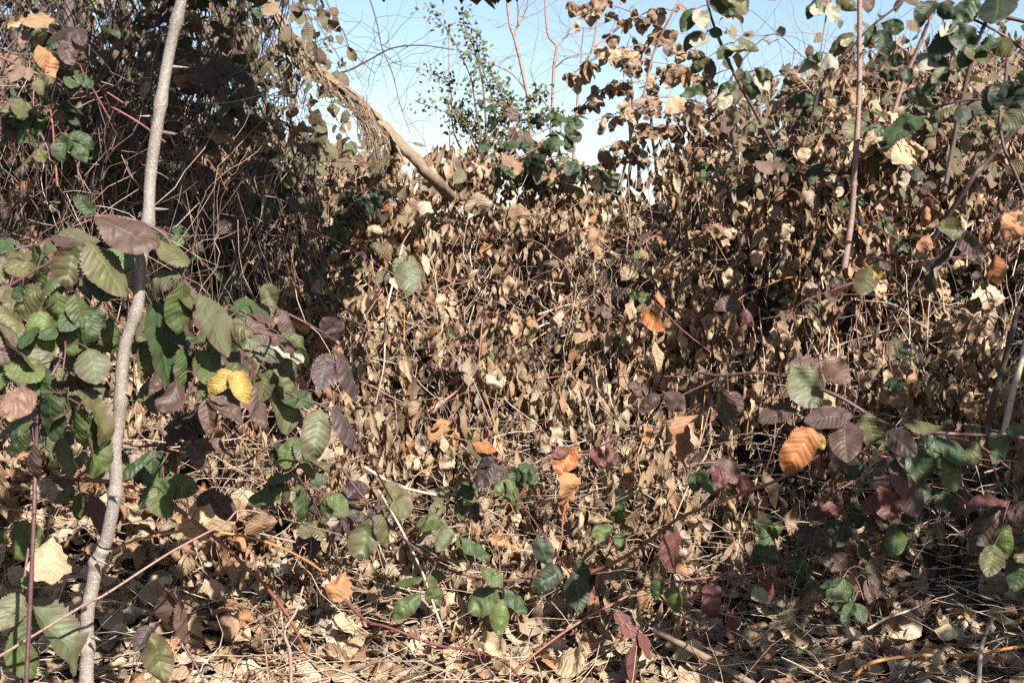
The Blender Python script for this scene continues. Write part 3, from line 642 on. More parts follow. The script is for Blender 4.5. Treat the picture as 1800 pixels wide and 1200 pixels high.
cane('bramble cane with pale undersides and purple leaves turned to the sun', [(330, 640, 2.1), (400, 560, 2.05), (455, 540, 2.0), (497, 548, 2.0), (560, 580, 2.02), (600, 610, 2.1)], (.0026, .0016), M_PURP, [
    [(456, 545, 414, 558, 46, 'W', 'u'), (452, 538, 494, 566, 30, 'K')], [(497, 546, 522, 597, 30, 'P'), (480, 540, 468, 500, 28, 'O')],
    [(473, 578, 518, 648, 40, 'W', 'u'), (478, 570, 530, 640, 26, 'g')], [(575, 622, 565, 679, 44, 'p'), (600, 600, 570, 560, 38, 'p'), (596, 622, 640, 694, 32, 'p')]])
cane('dark red bramble cane sloping across the litter at the left', [(120, 842, 2.2), (213, 850, 2.2), (300, 887, 2.22), (333, 910, 2.22), (393, 957, 2.25), (433, 997, 2.28), (467, 1030, 2.3), (512, 1092, 2.35), (540, 1150, 2.4)], (.0048, .0036), M_CANE, [
    [(140, 865, 142, 912, 24, 'G'), (155, 870, 186, 930, 26, 'M'), (130, 856, 96, 882, 24, 'G'), (133, 850, 92, 834, 18, 'P')],
    [(370, 866, 412, 912, 42, 'p'), (375, 860, 345, 890, 30, 'p')]], prickle=46)
cane('arched cane turning from red to orange above the straw', [(185, 1000, 2.3), (193, 977, 2.3), (227, 953, 2.3), (317, 933, 2.3), (367, 933, 2.3), (450, 947, 2.35), (517, 973, 2.42), (570, 1008, 2.5), (610, 1060, 2.6)], (.0034, .0028), M_ORNG, (), 'dry_cane', 'cane', None, 20)
cane('bramble sprig with mid green leaves in the bottom left corner', [(60, 1330, 1.72), (30, 1200, 1.74), (40, 1045, 1.76), (52, 950, 1.8), (60, 900, 1.84)], (.003, .002), M_PURP, [
    [(50, 915, 12, 987, 46, 'G'), (58, 918, 62, 960, 30, 'B'), (10, 930, -20, 960, 34, 'G')],
    [(38, 1043, 2, 1102, 52, 'Y'), (48, 1068, 62, 1158, 52, 'Y'), (57, 1050, 147, 1168, 52, 'Y')], [(36, 1010, 60, 1030, 24, 'B'), (20, 1110, 75, 1180, 40, 'G')]])
cane('short cane with hanging purple green leaves right of the sapling foot', [(420, 1330, 2.0), (350, 1180, 2.02), (300, 1080, 2.05), (310, 1030, 2.05)], (.0026, .0016), M_PURP, [
    [(303, 1035, 297, 1108, 30, 'P'), (314, 1055, 342, 1124, 30, 'P')], [(258, 1108, 292, 1192, 58, 'O'), (262, 1100, 240, 1140, 36, 'p')]])
cane('cane with a fan of oval green leaves left of the middle litter', [(600, 1000, 2.5), (560, 900, 2.42), (530, 845, 2.38), (515, 838, 2.36)], (.0022, .0014), M_PURP, [
    [(506, 857, 430, 863, 38, 'G'), (522, 832, 452, 824, 24, 'G'), (530, 856, 556, 922, 30, 'g'), (545, 848, 575, 838, 20, 'g')], [(637, 895, 562, 906, 32, 'Y'), (600, 880, 640, 850, 30, 'p')]])
cane('purple cane with dull green leaves running down to the hollow', [(600, 820, 2.35), (633, 867, 2.36), (690, 927, 2.4), (747, 977, 2.45), (787, 1000, 2.5), (847, 1017, 2.55), (887, 1020, 2.58), (942, 1013, 2.62), (985, 985, 2.7)], (.0034, .0022), M_PURP, [
    [(650, 914, 630, 980, 58, 'Y'), (665, 895, 692, 957, 30, 'O'), (680, 840, 717, 908, 36, 'O')],
    [(782, 925, 724, 926, 20, 'G'), (795, 930, 772, 964, 34, 'Y'), (810, 940, 860, 977, 24, 'g'), (800, 945, 844, 997, 20, 'O')],
    [(845, 998, 882, 1026, 26, 'G'), (780, 1010, 746, 1019, 24, 'G')],
    [(755, 1028, 774, 1067, 26, 'G'), (737, 1044, 696, 1082, 44, 'G'), (745, 1018, 696, 1018, 12, 'G')],
    [(874, 1037, 824, 1074, 42, 'G'), (886, 1053, 876, 1115, 52, 'B'), (888, 1030, 926, 1074, 26, 'g')]], prickle=24)
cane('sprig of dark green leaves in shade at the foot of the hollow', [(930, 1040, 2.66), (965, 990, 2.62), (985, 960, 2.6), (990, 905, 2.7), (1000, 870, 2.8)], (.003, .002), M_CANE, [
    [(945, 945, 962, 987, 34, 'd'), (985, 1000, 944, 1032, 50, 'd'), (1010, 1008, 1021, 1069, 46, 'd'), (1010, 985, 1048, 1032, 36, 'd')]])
cane('small sprig of three fresh green leaves beside the long red cane', [(1120, 990, 2.75), (1092, 945, 2.72), (1083, 925, 2.7)], (.0016, .001), M_PINK, [
    [(1083, 920, 1093, 889, 30, 'G'), (1080, 925, 1044, 941, 32, 'G'), (1088, 935, 1093, 968, 24, 'G'), (1090, 926, 1112, 932, 18, 'G')]])
cane('long straight red cane rising to the right above the litter', [(1010, 1020, 2.62), (1040, 1005, 2.6), (1100, 977, 2.56), (1163, 933, 2.5), (1200, 907, 2.46), (1300, 868, 2.4), (1370, 842, 2.36), (1440, 800, 2.3)], (.0046, .0036), M_CANE, [
    [(1176, 925, 1197, 1002, 32, 'M')], [(890, 848, 926, 889, 30, 'G')]], prickle=36)
cane('thin red cane slanting up from the bottom middle', [(880, 1215, 2.35), (900, 1183, 2.36), (960, 1133, 2.38), (1027, 1087, 2.4), (1073, 1063, 2.42), (1133, 1033, 2.45), (1200, 1020, 2.5), (1290, 1012, 2.55), (1380, 1020, 2.6)], (.0034, .0024), M_CANE, [
    [(1080, 1075, 1119, 1117, 26, 'M'), (1115, 1122, 1129, 1205, 24, 'M'), (1120, 1112, 1147, 1155, 16, 'M')], [(1160, 1015, 1152, 1056, 26, 'G'), (1182, 1028, 1194, 1077, 32, 'G')]], prickle=26)
cane('brown cane lying along the bottom of the litter', [(560, 1030, 2.5), (600, 1050, 2.48), (643, 1090, 2.44), (683, 1102, 2.42), (767, 1133, 2.4), (833, 1143, 2.38), (887, 1163, 2.35), (925, 1205, 2.3)], (.0036, .003), M_CANE, (), 'dry_cane', 'cane', None, 18)
cane('dark red cane climbing diagonally through the sunny middle of the bank', [(560, 930, 3.1), (650, 800, 3.2), (740, 730, 3.3), (800, 690, 3.35), (870, 625, 3.42), (930, 575, 3.5), (1000, 520, 3.6), (1060, 470, 3.75)], (.0056, .0034), M_CANE, [
    [(838, 655, 758, 630, 26, 'M'), (795, 628, 835, 665, 32, 'P')]], prickle=34)
cane('dark cane arching down in the middle of the bank', [(975, 545, 3.4), (1010, 540, 3.36), (1050, 553, 3.34), (1073, 590, 3.34), (1083, 650, 3.34), (1084, 700, 3.36), (1078, 790, 3.4)], (.0028, .002), M_PURP, (), 'dry_cane', 'cane', None, 10)
cane('purple cane with orange tinted leaf rising under the middle hollow', [(900, 890, 2.9), (960, 810, 2.9), (1040, 790, 2.88), (1120, 750, 2.85), (1180, 705, 2.82), (1260, 665, 2.8)], (.0032, .0022), M_PURP, [
    [(1012, 791, 980, 824, 34, 'r'), (1002, 786, 985, 795, 26, 'M')], [(1040, 786, 1060, 815, 30, 'M'), (1066, 782, 1080, 815, 26, 'M')], [(1170, 690, 1195, 715, 32, 'P'), (1160, 695, 1120, 720, 26, 'P')], [(820, 780, 875, 820, 28, 'O'), (830, 775, 870, 790, 20, 'r')]])
cane('leafy bramble cane with an orange leaf among purple ones at the right', [(1230, 655, 2.15), (1267, 660, 2.12), (1333, 655, 2.08), (1387, 665, 2.05), (1440, 683, 2.02), (1480, 700, 2.0), (1560, 745, 1.98), (1640, 760, 1.98), (1800, 770, 2.0), (1950, 800, 2.05)], (.003, .004), M_PURP, [
    [(1425, 754, 1384, 828, 72, 'r', -.10), (1425, 760, 1444, 785, 26, 'y', -.06), (1406, 715, 1334, 736, 30, 'P')],
    [(1482, 740, 1490, 803, 68, 'P'), (1496, 728, 1420, 737, 38, 'P'), (1515, 730, 1552, 788, 42, 'O')],
    [(1400, 645, 1430, 706, 60, 'Y'), (1450, 630, 1494, 672, 38, 'K'), (1440, 640, 1390, 640, 26, 'P')],
    [(1560, 758, 1607, 797, 46, 'p'), (1590, 750, 1650, 740, 24, 'O')],
    [(1590, 790, 1648, 852, 50, 'g'), (1640, 775, 1720, 790, 30, 'g'), (1660, 800, 1680, 862, 30, 'G')],
    [(1275, 685, 1272, 755, 30, 'P'), (1285, 690, 1310, 735, 22, 'P')],
    [(1735, 770, 1790, 800, 32, 'G'), (1720, 772, 1700, 815, 34, 'O'), (1770, 765, 1815, 745, 26, 'G')]], prickle=24)
cane('bramble cane with broad purple leaves at the lower right edge', [(1980, 1020, 1.95), (1850, 930, 1.96), (1790, 885, 1.98), (1765, 870, 2.0), (1740, 800, 2.1)], (.0036, .0024), M_PURP, [
    [(1758, 893, 1713, 968, 70, 'P'), (1767, 886, 1695, 880, 22, 'M'), (1775, 880, 1810, 915, 46, 'P')], [(1748, 958, 1738, 1008, 38, 'O'), (1765, 920, 1772, 985, 40, 'G')], [(1800, 975, 1785, 1035, 40, 'g'), (1815, 960, 1790, 985, 30, 'O')]])
cane('thin cane with maroon and olive leaves above the dark gap', [(1480, 1000, 2.5), (1540, 900, 2.45), (1580, 860, 2.42), (1640, 850, 2.4)], (.0022, .0015), M_CANE, [
    [(1550, 858, 1566, 908, 40, 'M'), (1540, 868, 1520, 890, 28, 'M'), (1560, 862, 1530, 830, 28, 'P')], [(1576, 928, 1571, 974, 36, 'B')], [(1590, 850, 1610, 900, 44, 'P'), (1600, 845, 1640, 875, 26, 'g')], [(1480, 900, 1450, 870, 30, 'M')]])
cane('cane with dark maroon leaf low on the right litter', [(1180, 1120, 2.5), (1240, 1030, 2.52), (1300, 1000, 2.55), (1400, 985, 2.6)], (.0024, .0015), M_CANE, [
    [(1252, 1026, 1250, 1086, 42, 'M')], [(1286, 1073, 1302, 1124, 17, 'M'), (1350, 1010, 1362, 1070, 22, 'M')], [(1350, 1040, 1318, 1052, 26, 'W', 'u'), (1375, 985, 1340, 970, 26, 'g')]])
for k, (x, y, lab) in enumerate([(1325, 1130, 'tiny green bramble seedling on the bottom litter right of middle'), (1405, 1140, 'green seedling with stacked leaves near the bottom right'), (1495, 1065, 'pair of dark green leaves in the shade at lower right'),
                                 (1400, 960, 'cluster of small shaded green leaves below the red cane'), (1350, 940, 'low green leaves half hidden in the right shade'), (1430, 1010, 'little green leaves on the shaded litter at right')]):
    d = 2.62 + .08 * (k > 2)
    q = [(x + rng.uniform(-30, 30), y + rng.uniform(-28, 28)) for _ in range(5)]
    cane(lab, [(x + 5, y + 60, d + .05), (x, y + 20, d), (x, y - 25, d + .02)], (.0016, .001), M_PINK, [[(x, y, a, b, 24, rng.choice('GGgB')) for a, b in q[:3]], [(x + 3, y + 22, q[3][0] + 8, y + 50, 24, 'G'), (x, y + 18, q[4][0] - 10, y + 40, 22, 'g')]], 'bramble_seedling', 'bramble')
cane('orange red cane lying in the bottom right corner', [(1500, 1190, 2.3), (1530, 1165, 2.3), (1600, 1152, 2.3), (1700, 1150, 2.3), (1800, 1135, 2.28), (1950, 1120, 2.25)], (.0042, .0036), M_ORNG, (), 'dry_cane', 'cane', None, 16)
cane('purple red cane upright in the right shade', [(1545, 1170, 2.45), (1530, 1090, 2.45), (1515, 1030, 2.45), (1500, 960, 2.5)], (.0032, .0022), M_CANE, (), 'dry_cane', 'cane', None, 10)
cane('spray of deep purple leaves in the tangle at the right edge', [(1560, 560, 2.7), (1640, 480, 2.6), (1690, 420, 2.5), (1780, 370, 2.45), (1880, 330, 2.4)], (.003, .003), M_PURP, [
    [(1682, 420, 1622, 503, 32, 'p'), (1686, 416, 1720, 442, 40, 'P'), (1690, 410, 1660, 395, 26, 'O')], [(1750, 450, 1745, 485, 34, 'r')], [(1800, 375, 1770, 405, 34, 'R'), (1790, 380, 1830, 420, 40, 'N')], [(1530, 470, 1515, 510, 34, 'O'), (1528, 470, 1548, 485, 26, 'y')]])
cane('thin orange stem arching through the dry tangle at right', [(1280, 560, 3.0), (1300, 525, 3.0), (1340, 505, 3.0), (1385, 488, 3.0), (1420, 490, 3.05)], (.0022, .0014), M_ORNG, [[(1300, 535, 1268, 535, 30, 'P'), (1292, 545, 1312, 558, 28, 'M')]], 'dry_cane', 'cane')
cane('cane with a red flushed rounded leaf in the middle right', [(1250, 620, 3.0), (1200, 580, 3.0), (1160, 540, 3.05), (1120, 500, 3.2)], (.002, .0014), M_CANE, [[(1132, 550, 1158, 572, 34, 'r')], [(1125, 510, 1140, 535, 20, 'G'), (1105, 515, 1125, 520, 18, 'G')]])
cane('cane with a green and purple leaf on the upper left of the bank', [(640, 560, 2.9), (690, 480, 2.9), (707, 430, 2.9), (725, 400, 2.95)], (.0022, .0015), M_PINK, [[(712, 460, 722, 508, 44, 'Y'), (720, 450, 752, 492, 28, 'O'), (705, 455, 690, 485, 24, 'Y')], [(745, 352, 752, 388, 26, 'W', 'u')]])

# ------------------------------------------------------------------ upright stems and sticks
def stick(label, path, r, mat, name='bare_cane', cat='cane', prickle=0): return cane(label, path, r, mat, (), name, cat, None, prickle)
stick('straight pinkish upright stem crossing the sky right of the middle', [(1484, 470, 2.85), (1497, 380, 2.84), (1502, 300, 2.82), (1510, 167, 2.8), (1511, 0, 2.78), (1514, -120, 2.76)], (.0085, .0058), M_PINK, prickle=14)
stick('slanted pinkish stem among the upper right leaves', [(1560, 230, 3.1), (1593, 133, 3.08), (1617, 77, 3.05), (1647, 0, 3.0), (1690, -120, 3.0)], (.0062, .005), M_PINK)
stick('thick dark cane leaning in at the right edge', [(1640, 420, 2.7), (1707, 317, 2.6), (1733, 287, 2.6), (1800, 213, 2.55), (1900, 110, 2.5)], (.0062, .0055), M_DARK)
stick('dark curved cane hanging below the right leaves', [(1660, 340, 2.6), (1673, 267, 2.6), (1687, 193, 2.58), (1707, 110, 2.55), (1723, 63, 2.52), (1747, 30, 2.5), (1830, 45, 2.45)], (.006, .0045), M_DARK, prickle=16)
stick('green tinted cane curving down at the right edge', [(1793, 80, 2.5), (1773, 97, 2.5), (1767, 143, 2.5), (1757, 187, 2.5), (1763, 253, 2.5), (1787, 310, 2.5), (1810, 370, 2.52)], (.004, .0035), M_DARK)
stick('pale grey stick standing at the right edge', [(1752, 800, 2.5), (1763, 767, 2.5), (1780, 690, 2.5), (1797, 630, 2.5), (1810, 560, 2.5)], (.0075, .0065), M_PALE)
stick('dark stick beside the pale one at the right edge', [(1735, 745, 2.62), (1747, 700, 2.6), (1760, 655, 2.6), (1773, 607, 2.6), (1790, 540, 2.6)], (.0075, .0065), M_DARK)
stick('pale crooked twig on the crest of the bank', [(882, 270, 3.9), (887, 283, 3.9), (900, 327, 3.85), (933, 367, 3.8), (967, 397, 3.75), (1010, 430, 3.75)], (.0032, .0045), M_PALE)
stick('short pale twig hooked below the leaning trunk', [(758, 325, 3.7), (770, 340, 3.68), (768, 362, 3.66), (750, 400, 3.7)], (.0026, .003), M_PALE)
stick('grey forked stick standing in the bottom litter', [(512, 1240, 2.1), (510, 1150, 2.1), (500, 1110, 2.1), (520, 1075, 2.12), (533, 1030, 2.15)], (.0042, .002), M_PINK)
stick('pale twig across the litter left of the hollow', [(640, 820, 2.6), (690, 850, 2.6), (730, 862, 2.6), (780, 872, 2.62), (840, 885, 2.66)], (.0045, .0034), M_PALE)
stick('white twig in the dark gap at lower right', [(1525, 1105, 2.42), (1560, 1085, 2.42), (1590, 1075, 2.43), (1615, 1065, 2.45)], (.0034, .002), M_PALE)
stick('grey branching twig near the bottom right corner', [(1720, 1200, 2.2), (1725, 1140, 2.2), (1735, 1110, 2.2), (1748, 1085, 2.22)], (.005, .002), M_PALE)
stick('pale stalk slanting through the litter left of the green sprig', [(665, 860, 2.5), (700, 920, 2.48), (740, 1000, 2.45), (765, 1070, 2.42), (780, 1110, 2.4)], (.0022, .0026), M_PALE)
stick('weathered wooden stake lying in the bottom right litter', [(1150, 1105, 2.5), (1230, 1150, 2.42), (1310, 1195, 2.35), (1370, 1240, 2.3)], (.009, .008), M_BARK)
stick('grey vertical stem hanging left of the sunny bank', [(708, 430, 3.1), (690, 500, 3.05), (677, 560, 3.0), (675, 640, 2.98), (660, 710, 3.0)], (.0035, .0022), M_PALE)
stick('thin straight red stalk in the middle of the bank', [(848, 560, 3.2), (842, 640, 3.18), (845, 690, 3.15), (860, 760, 3.1), (868, 800, 3.1)], (.0026, .002), M_CANE)
stick('dark upright trunk behind the leaves at upper left', [(95, 420, 3.7), (112, 220, 3.7), (118, 100, 3.7), (124, -80, 3.7)], (.026, .021), M_DARK, 'dark_tree', 'tree')
stick('dark slanting branch behind the grey sapling', [(30, 310, 2.9), (107, 223, 2.95), (147, 180, 3.0), (207, 107, 3.0), (293, 7, 3.05), (340, -60, 3.1)], (.012, .0085), M_DARK, 'woody_vine', 'branch')
stick('red cane slanting through the upper left leaves', [(0, 100, 2.5), (65, 130, 2.5), (150, 165, 2.5), (235, 210, 2.5), (290, 250, 2.55)], (.0036, .0024), M_CANE, prickle=16)
stick('thin dark trunk at the top left corner', [(80, 330, 3.9), (78, 120, 3.9), (72, -80, 3.9)], (.013, .01), M_DARK, 'dark_tree', 'tree')
stick('dark branch hanging left of the leaning trunk', [(340, 30, 3.4), (352, 80, 3.4), (372, 120, 3.4), (392, 190, 3.45)], (.008, .004), M_DARK, 'woody_vine', 'branch')
for k, (x0, y0, x1, y1, lab) in enumerate([(1107, 220, 1104, 330, 'first of three dark stems standing in the sky gap'), (1113, 220, 1124, 335, 'second of three dark stems standing in the sky gap'), (1146, 235, 1154, 335, 'third of three dark stems standing in the sky gap')]):
    stick(lab, [(x1, y1, 4.4), ((x0 + x1) / 2 + 3, (y0 + y1) / 2, 4.4), (x0, y0, 4.4), (x0 - 3, y0 - 80, 4.4)], (.008, .005), M_DARK)
# straggling dry stems through the bank, each its own
spots = [(rng.uniform(20, 1780), rng.uniform(420, 900)) for _ in range(150)] + [(rng.uniform(1200, 1790), rng.uniform(380, 780)) for _ in range(60)]
for x, y in spots:
    d = float(np.interp(y, [400, 600, 850, 1000], [3.9, 3.45, 3.0, 2.7])) - (.3 if x < 550 else .15 if x > 1300 else 0)
    vert = rng.random() < (.75 if x > 1200 else .5); l = rng.uniform(60, 170); a = (R(90) + rng.gauss(0, .22)) if vert else rng.uniform(-.7, .7)
    ex, ey = x + math.cos(a) * l, y - math.sin(a) * l; b = rng.gauss(0, 14)
    mt, w_ = rng.choice([(M_PALE, 'straw coloured'), (M_CANE, 'thin red'), (M_ORNG, 'orange brown'), (M_PINK, 'dull brown'), (M_PALE, 'straw coloured')])
    z = near((x + ex) / 2, (y + ey) / 2); h = 'upright' if vert else 'slanting'
    cane('%s dry stem, %s, %s' % (w_, h, z), [(x, y, d), ((x * 2 + ex) / 3 + b, (y * 2 + ey) / 3 - abs(b) * .5, d - .03), ((x + 2 * ex) / 3 + b * .6, (y + 2 * ey) / 3, d), (ex, ey, d + .05)], (rng.uniform(.0016, .0032), .0011), mt, (), 'dry_stalk', 'stalk', 'dry stems ' + z, n=16)

# ------------------------------------------------------------------ single leaves that stand out
def lone(name, label, bx, by, tx, ty, w, col, d, shapes, cat='fallen leaf'):
    o = px_leaflet(None, bx, by, tx, ty, w, col, d, dry=True); o.name = name; o.data = shapes; tag(o, label, cat); return o
lone('fallen_leaf', 'large cream lobed leaf caught beside the thorny sapling', 90, 945, 80, 1012, 60, 'T', 1.7, BROAD[4])
lone('withered_leaf', 'folded orange brown leaf hanging over the dark hollow', 996, 828, 1008, 895, 36, 'R', 2.75, DEAD[3], 'dead leaf')
lone('fallen_leaf', 'white curled leaf by the orange cane at bottom right', 1656, 1138, 1658, 1184, 24, 'w', 2.25, DEAD[9])
lone('fallen_leaf', 'pointed tan leaf on the litter below the green sprig', 985, 1152, 1015, 1172, 45, 'T', 2.3, BROAD[0])
lone('fallen_leaf', 'wide flat tan leaf under the bright green sprig', 845, 1120, 895, 1150, 50, 'T', 2.42, BROAD[2])
lone('fallen_leaf', 'upright split tan leaf in the straw', 605, 1005, 590, 1050, 40, 'R', 2.3, BROAD[1])
lone('withered_leaf', 'big tan leaf lying on the crest at the right', 1612, 255, 1562, 278, 42, 'T', 2.9, BROAD[6], 'dead leaf')
lone('withered_leaf', 'tall folded tan leaf behind the dark red cane', 365, 865, 370, 945, 44, 'T', 2.35, DEAD[6], 'dead leaf')
lone('withered_leaf', 'long brown folded leaf hanging below the orange leaf', 1222, 725, 1215, 810, 34, 'R', 2.7, DEAD[2], 'dead leaf')
lone('withered_leaf', 'pale twisted leaf hanging in the centre of the bank', 985, 545, 965, 590, 24, 'T', 3.2, DEAD[5], 'dead leaf')
lone('withered_leaf', 'bright tan leaf dangling over the central dark gap', 872, 650, 868, 690, 26, 'w', 3.1, DEAD[7], 'dead leaf')
lone('withered_leaf', 'orange yellow leaf hanging at the top left', 66, 82, 95, 132, 30, 'R', 2.3, DEAD[0], 'dead leaf')

# ------------------------------------------------------------------ upper right: leafy canes against the sky, undersides lit
cane('dark arching cane with paired leaves against the sky right of the gap', [(1360, 260, 3.0), (1327, 197, 2.96), (1297, 143, 2.92), (1273, 90, 2.9), (1250, 30, 2.88), (1238, -30, 2.86), (1225, -110, 2.85)], (.0048, .003), M_PURP, [
    [(1226, 18, 1236, 52, 30, 'W', 'u'), (1222, 16, 1200, 48, 28, 'g')], [(1238, 60, 1198, 82, 24, 'O'), (1240, 66, 1222, 95, 26, 'W', 'u'), (1245, 52, 1268, 62, 18, 'g')],
    [(1298, 68, 1336, 84, 22, 'O'), (1290, 80, 1300, 117, 34, 'W', 'u'), (1284, 78, 1268, 102, 24, 'g')], [(1242, 100, 1212, 126, 24, 'O'), (1246, 104, 1240, 134, 26, 'P')],
    [(1242, 140, 1198, 168, 22, 'g'), (1246, 138, 1258, 155, 18, 'O')], [(1297, 150, 1258, 162, 22, 'g'), (1277, 155, 1272, 192, 24, 'W', 'u')],
    [(1306, 152, 1334, 162, 22, 'g'), (1310, 125, 1318, 148, 20, 'd')], [(1326, 118, 1352, 138, 24, 'O'), (1330, 130, 1348, 160, 20, 'W', 'u')], [(1248, 2, 1290, 22, 34, 'g'), (1256, -8, 1322, 8, 36, 'O'), (1262, 8, 1290, 36, 26, 'W', 'u')]])
cane('cane carrying dark leaves beside the pinkish upright stem', [(1420, 230, 3.05), (1447, 143, 3.0), (1503, 77, 2.95), (1540, 40, 2.92), (1590, 0, 2.9), (1640, -60, 2.9)], (.0042, .003), M_DARK, [
    [(1548, 42, 1588, 52, 26, 'g'), (1545, 56, 1560, 83, 32, 'd'), (1538, 45, 1520, 79, 22, 'g')], [(1500, 60, 1456, 92, 26, 'O'), (1496, 62, 1490, 90, 20, 'W', 'u')], [(1442, 93, 1408, 136, 28, 'W', 'u'), (1456, 95, 1466, 129, 32, 'W', 'u'), (1446, 90, 1425, 105, 20, 'g')],
    [(1560, 98, 1585, 112, 24, 'd'), (1552, 92, 1545, 105, 16, 'd')], [(1545, 125, 1572, 138, 24, 'd'), (1590, 120, 1600, 142, 20, 'd')]])
cane('short leafy cane hanging from the top edge of the sky', [(1432, -90, 2.9), (1450, -20, 2.9), (1456, 6, 2.9), (1452, 30, 2.9), (1440, 110, 2.92)], (.003, .0018), M_PINK, [[(1446, 3, 1428, 46, 30, 'W', 'u'), (1460, 6, 1464, 40, 26, 'W', 'u'), (1440, -5, 1418, 22, 24, 'g')], [(1470, -8, 1510, 15, 28, 'O')]])
cane('bramble cane with large dark leaves in the upper right corner', [(1930, 180, 2.5), (1830, 110, 2.5), (1760, 60, 2.5), (1700, 30, 2.52), (1640, 10, 2.55)], (.004, .0026), M_PURP, [
    [(1718, -4, 1680, 32, 34, 'g'), (1760, -10, 1745, 24, 46, 'd')], [(1688, 40, 1640, 102, 36, 'g'), (1682, 44, 1702, 78, 36, 'd'), (1676, 40, 1655, 72, 26, 'W', 'u')], [(1642, 84, 1616, 132, 24, 'W', 'u'), (1646, 95, 1655, 118, 26, 'g')],
    [(1740, 60, 1730, 85, 36, 'g'), (1750, 70, 1772, 92, 30, 'O')], [(1716, 80, 1722, 108, 36, 'O'), (1712, 78, 1690, 108, 30, 'g')], [(1668, 122, 1622, 162, 34, 'g'), (1662, 118, 1640, 140, 24, 'Y')], [(1640, 5, 1618, 25, 30, 'd'), (1650, 8, 1675, 25, 30, 'd')]])
cane('low bramble cane with long dark green leaves over the right crest', [(1900, 240, 2.4), (1800, 190, 2.42), (1720, 175, 2.45), (1640, 190, 2.5), (1570, 215, 2.55)], (.0036, .002), M_PURP, [
    [(1632, 194, 1556, 246, 32, 'g'), (1640, 190, 1610, 180, 20, 'O')], [(1676, 188, 1630, 202, 22, 'O'), (1690, 185, 1700, 215, 26, 'd')], [(1750, 178, 1728, 202, 32, 'd'), (1742, 150, 1740, 178, 34, 'd')], [(1770, 145, 1790, 175, 38, 'd'), (1765, 150, 1748, 172, 28, 'd')], [(1806, 188, 1764, 222, 30, 'Y'), (1800, 175, 1790, 150, 26, 'g')], [(1790, 130, 1815, 145, 30, 'Y')]])

# ------------------------------------------------------------------ withered vine clusters against the sky
for k, (x0, y0, x1, y1, nl, lab, g_) in enumerate([
        (1190, -30, 1010, 40, 9, 'withered vine with curled tan leaves hanging across the top of the sky', 0), (1190, 20, 1060, 75, 9, 'withered vine with dark crumpled leaves right of the bare saplings', 1),
        (1230, 90, 1000, 135, 11, 'withered vine with a row of tan leaves in the sky gap', 0), (1250, 140, 1050, 165, 10, 'withered vine sagging below the row of tan leaves', 0), (1260, 190, 1040, 215, 11, 'withered vine draped above the dark stems', 0),
        (1230, 240, 1060, 260, 9, 'lowest withered vine draped over the dark stems', 1), (1330, 260, 1160, 200, 9, 'withered vine climbing towards the arching cane', 0), (1140, 300, 1110, 60, 8, 'upright withered vine in the sky gap', 0), (1180, 60, 1020, 10, 8, 'topmost withered vine of brown crumpled leaves in the sky', 1), (1260, 170, 1090, 110, 9, 'withered vine bunched with brown leaves below the arching cane', 1),
        (1220, 300, 1050, 290, 9, 'withered vine lying along the dip of the skyline', 0), (1010, 200, 1160, 150, 8, 'withered vine tangled in the thin bare sapling', 1)]):
    wild_cane(lab, at(x0, y0, 4.0 + .1 * (k % 3)), at(x1, y1, 3.9 + .1 * (k % 4)), .05, nl, .062, ['TNTS', 'NNSR'][g_], 'withered vines against the sky', M_PINK, .003, 'withered_vine', 'vine', True, (0, -.9, .3), 0)
cane('dark arching cane behind the withered vines', [(1090, 330, 4.1), (1120, 193, 4.0), (1133, 160, 3.98), (1150, 90, 3.95), (1180, 27, 3.9), (1215, -40, 3.9)], (.0052, .004), M_PINK, (), 'bare_cane', 'cane')

# ------------------------------------------------------------------ wild canes that fill the thicket
ORD = 'first second third fourth fifth sixth seventh eighth ninth tenth eleventh twelfth thirteenth fourteenth fifteenth sixteenth seventeenth eighteenth nineteenth twentieth'.split()
def zone(label, grp, n, u, v, d, du, dv, nl, size, pal, rise=.06, **kw):
    got = []
    for k in range(n):
        x, y, z = rng.uniform(*u), rng.uniform(*v), rng.uniform(*d)
        x2 = x + rng.uniform(*du)
        got.append(((x + x2) / 2, wild_cane(label, fit((x, y, z)), fit((x2, y + rng.uniform(*dv), z - rng.uniform(-.1, .25))), rise, rng.randint(*nl), rng.uniform(*size), pal, grp, **kw)))
    for k, (_, o) in enumerate(sorted(got, key=lambda q: q[0])):       # told apart by their order across the view
        o['label'] = label + ', ' + ORD[k] + ' from left'
zone('bramble cane with small dull leaves in the shaded upper left tangle', 'upper left canes', 19, (-60, 420), (140, 380), (2.4, 3.2), (-160, 160), (-220, 40), (6, 9), (.045, .065), 'gggddOpPNK', mat=M_CANE)
zone('bramble cane with scattered leaves against the top left sky', 'top left canes', 10, (-40, 470), (-30, 170), (2.6, 3.6), (-140, 140), (-90, 120), (6, 8), (.04, .06), 'gdOPNKTp', mat=M_DARK)
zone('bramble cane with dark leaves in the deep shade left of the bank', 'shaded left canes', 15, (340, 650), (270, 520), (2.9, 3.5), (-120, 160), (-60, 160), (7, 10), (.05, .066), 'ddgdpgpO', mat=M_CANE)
zone('bramble cane with grey green leaves along the crest of the bank', 'crest canes', 10, (690, 1080), (265, 345), (3.3, 3.9), (-160, 160), (-30, 30), (8, 11), (.05, .068), 'dgdgYONT', rise=.05, mat=M_CANE)
zone('bramble cane rising thinly into the sky above the crest', 'crest sprays', 4, (700, 950), (250, 300), (4.1, 4.5), (-60, 110), (-110, -50), (5, 7), (.05, .065), 'ddgP', rise=.03, mat=M_CANE)
zone('bramble cane with mixed dull leaves along the right crest', 'right crest canes', 12, (1230, 1850), (190, 330), (2.9, 3.7), (-180, 180), (-90, 60), (7, 9), (.045, .065), 'gdOTNPSdT', mat=M_CANE)
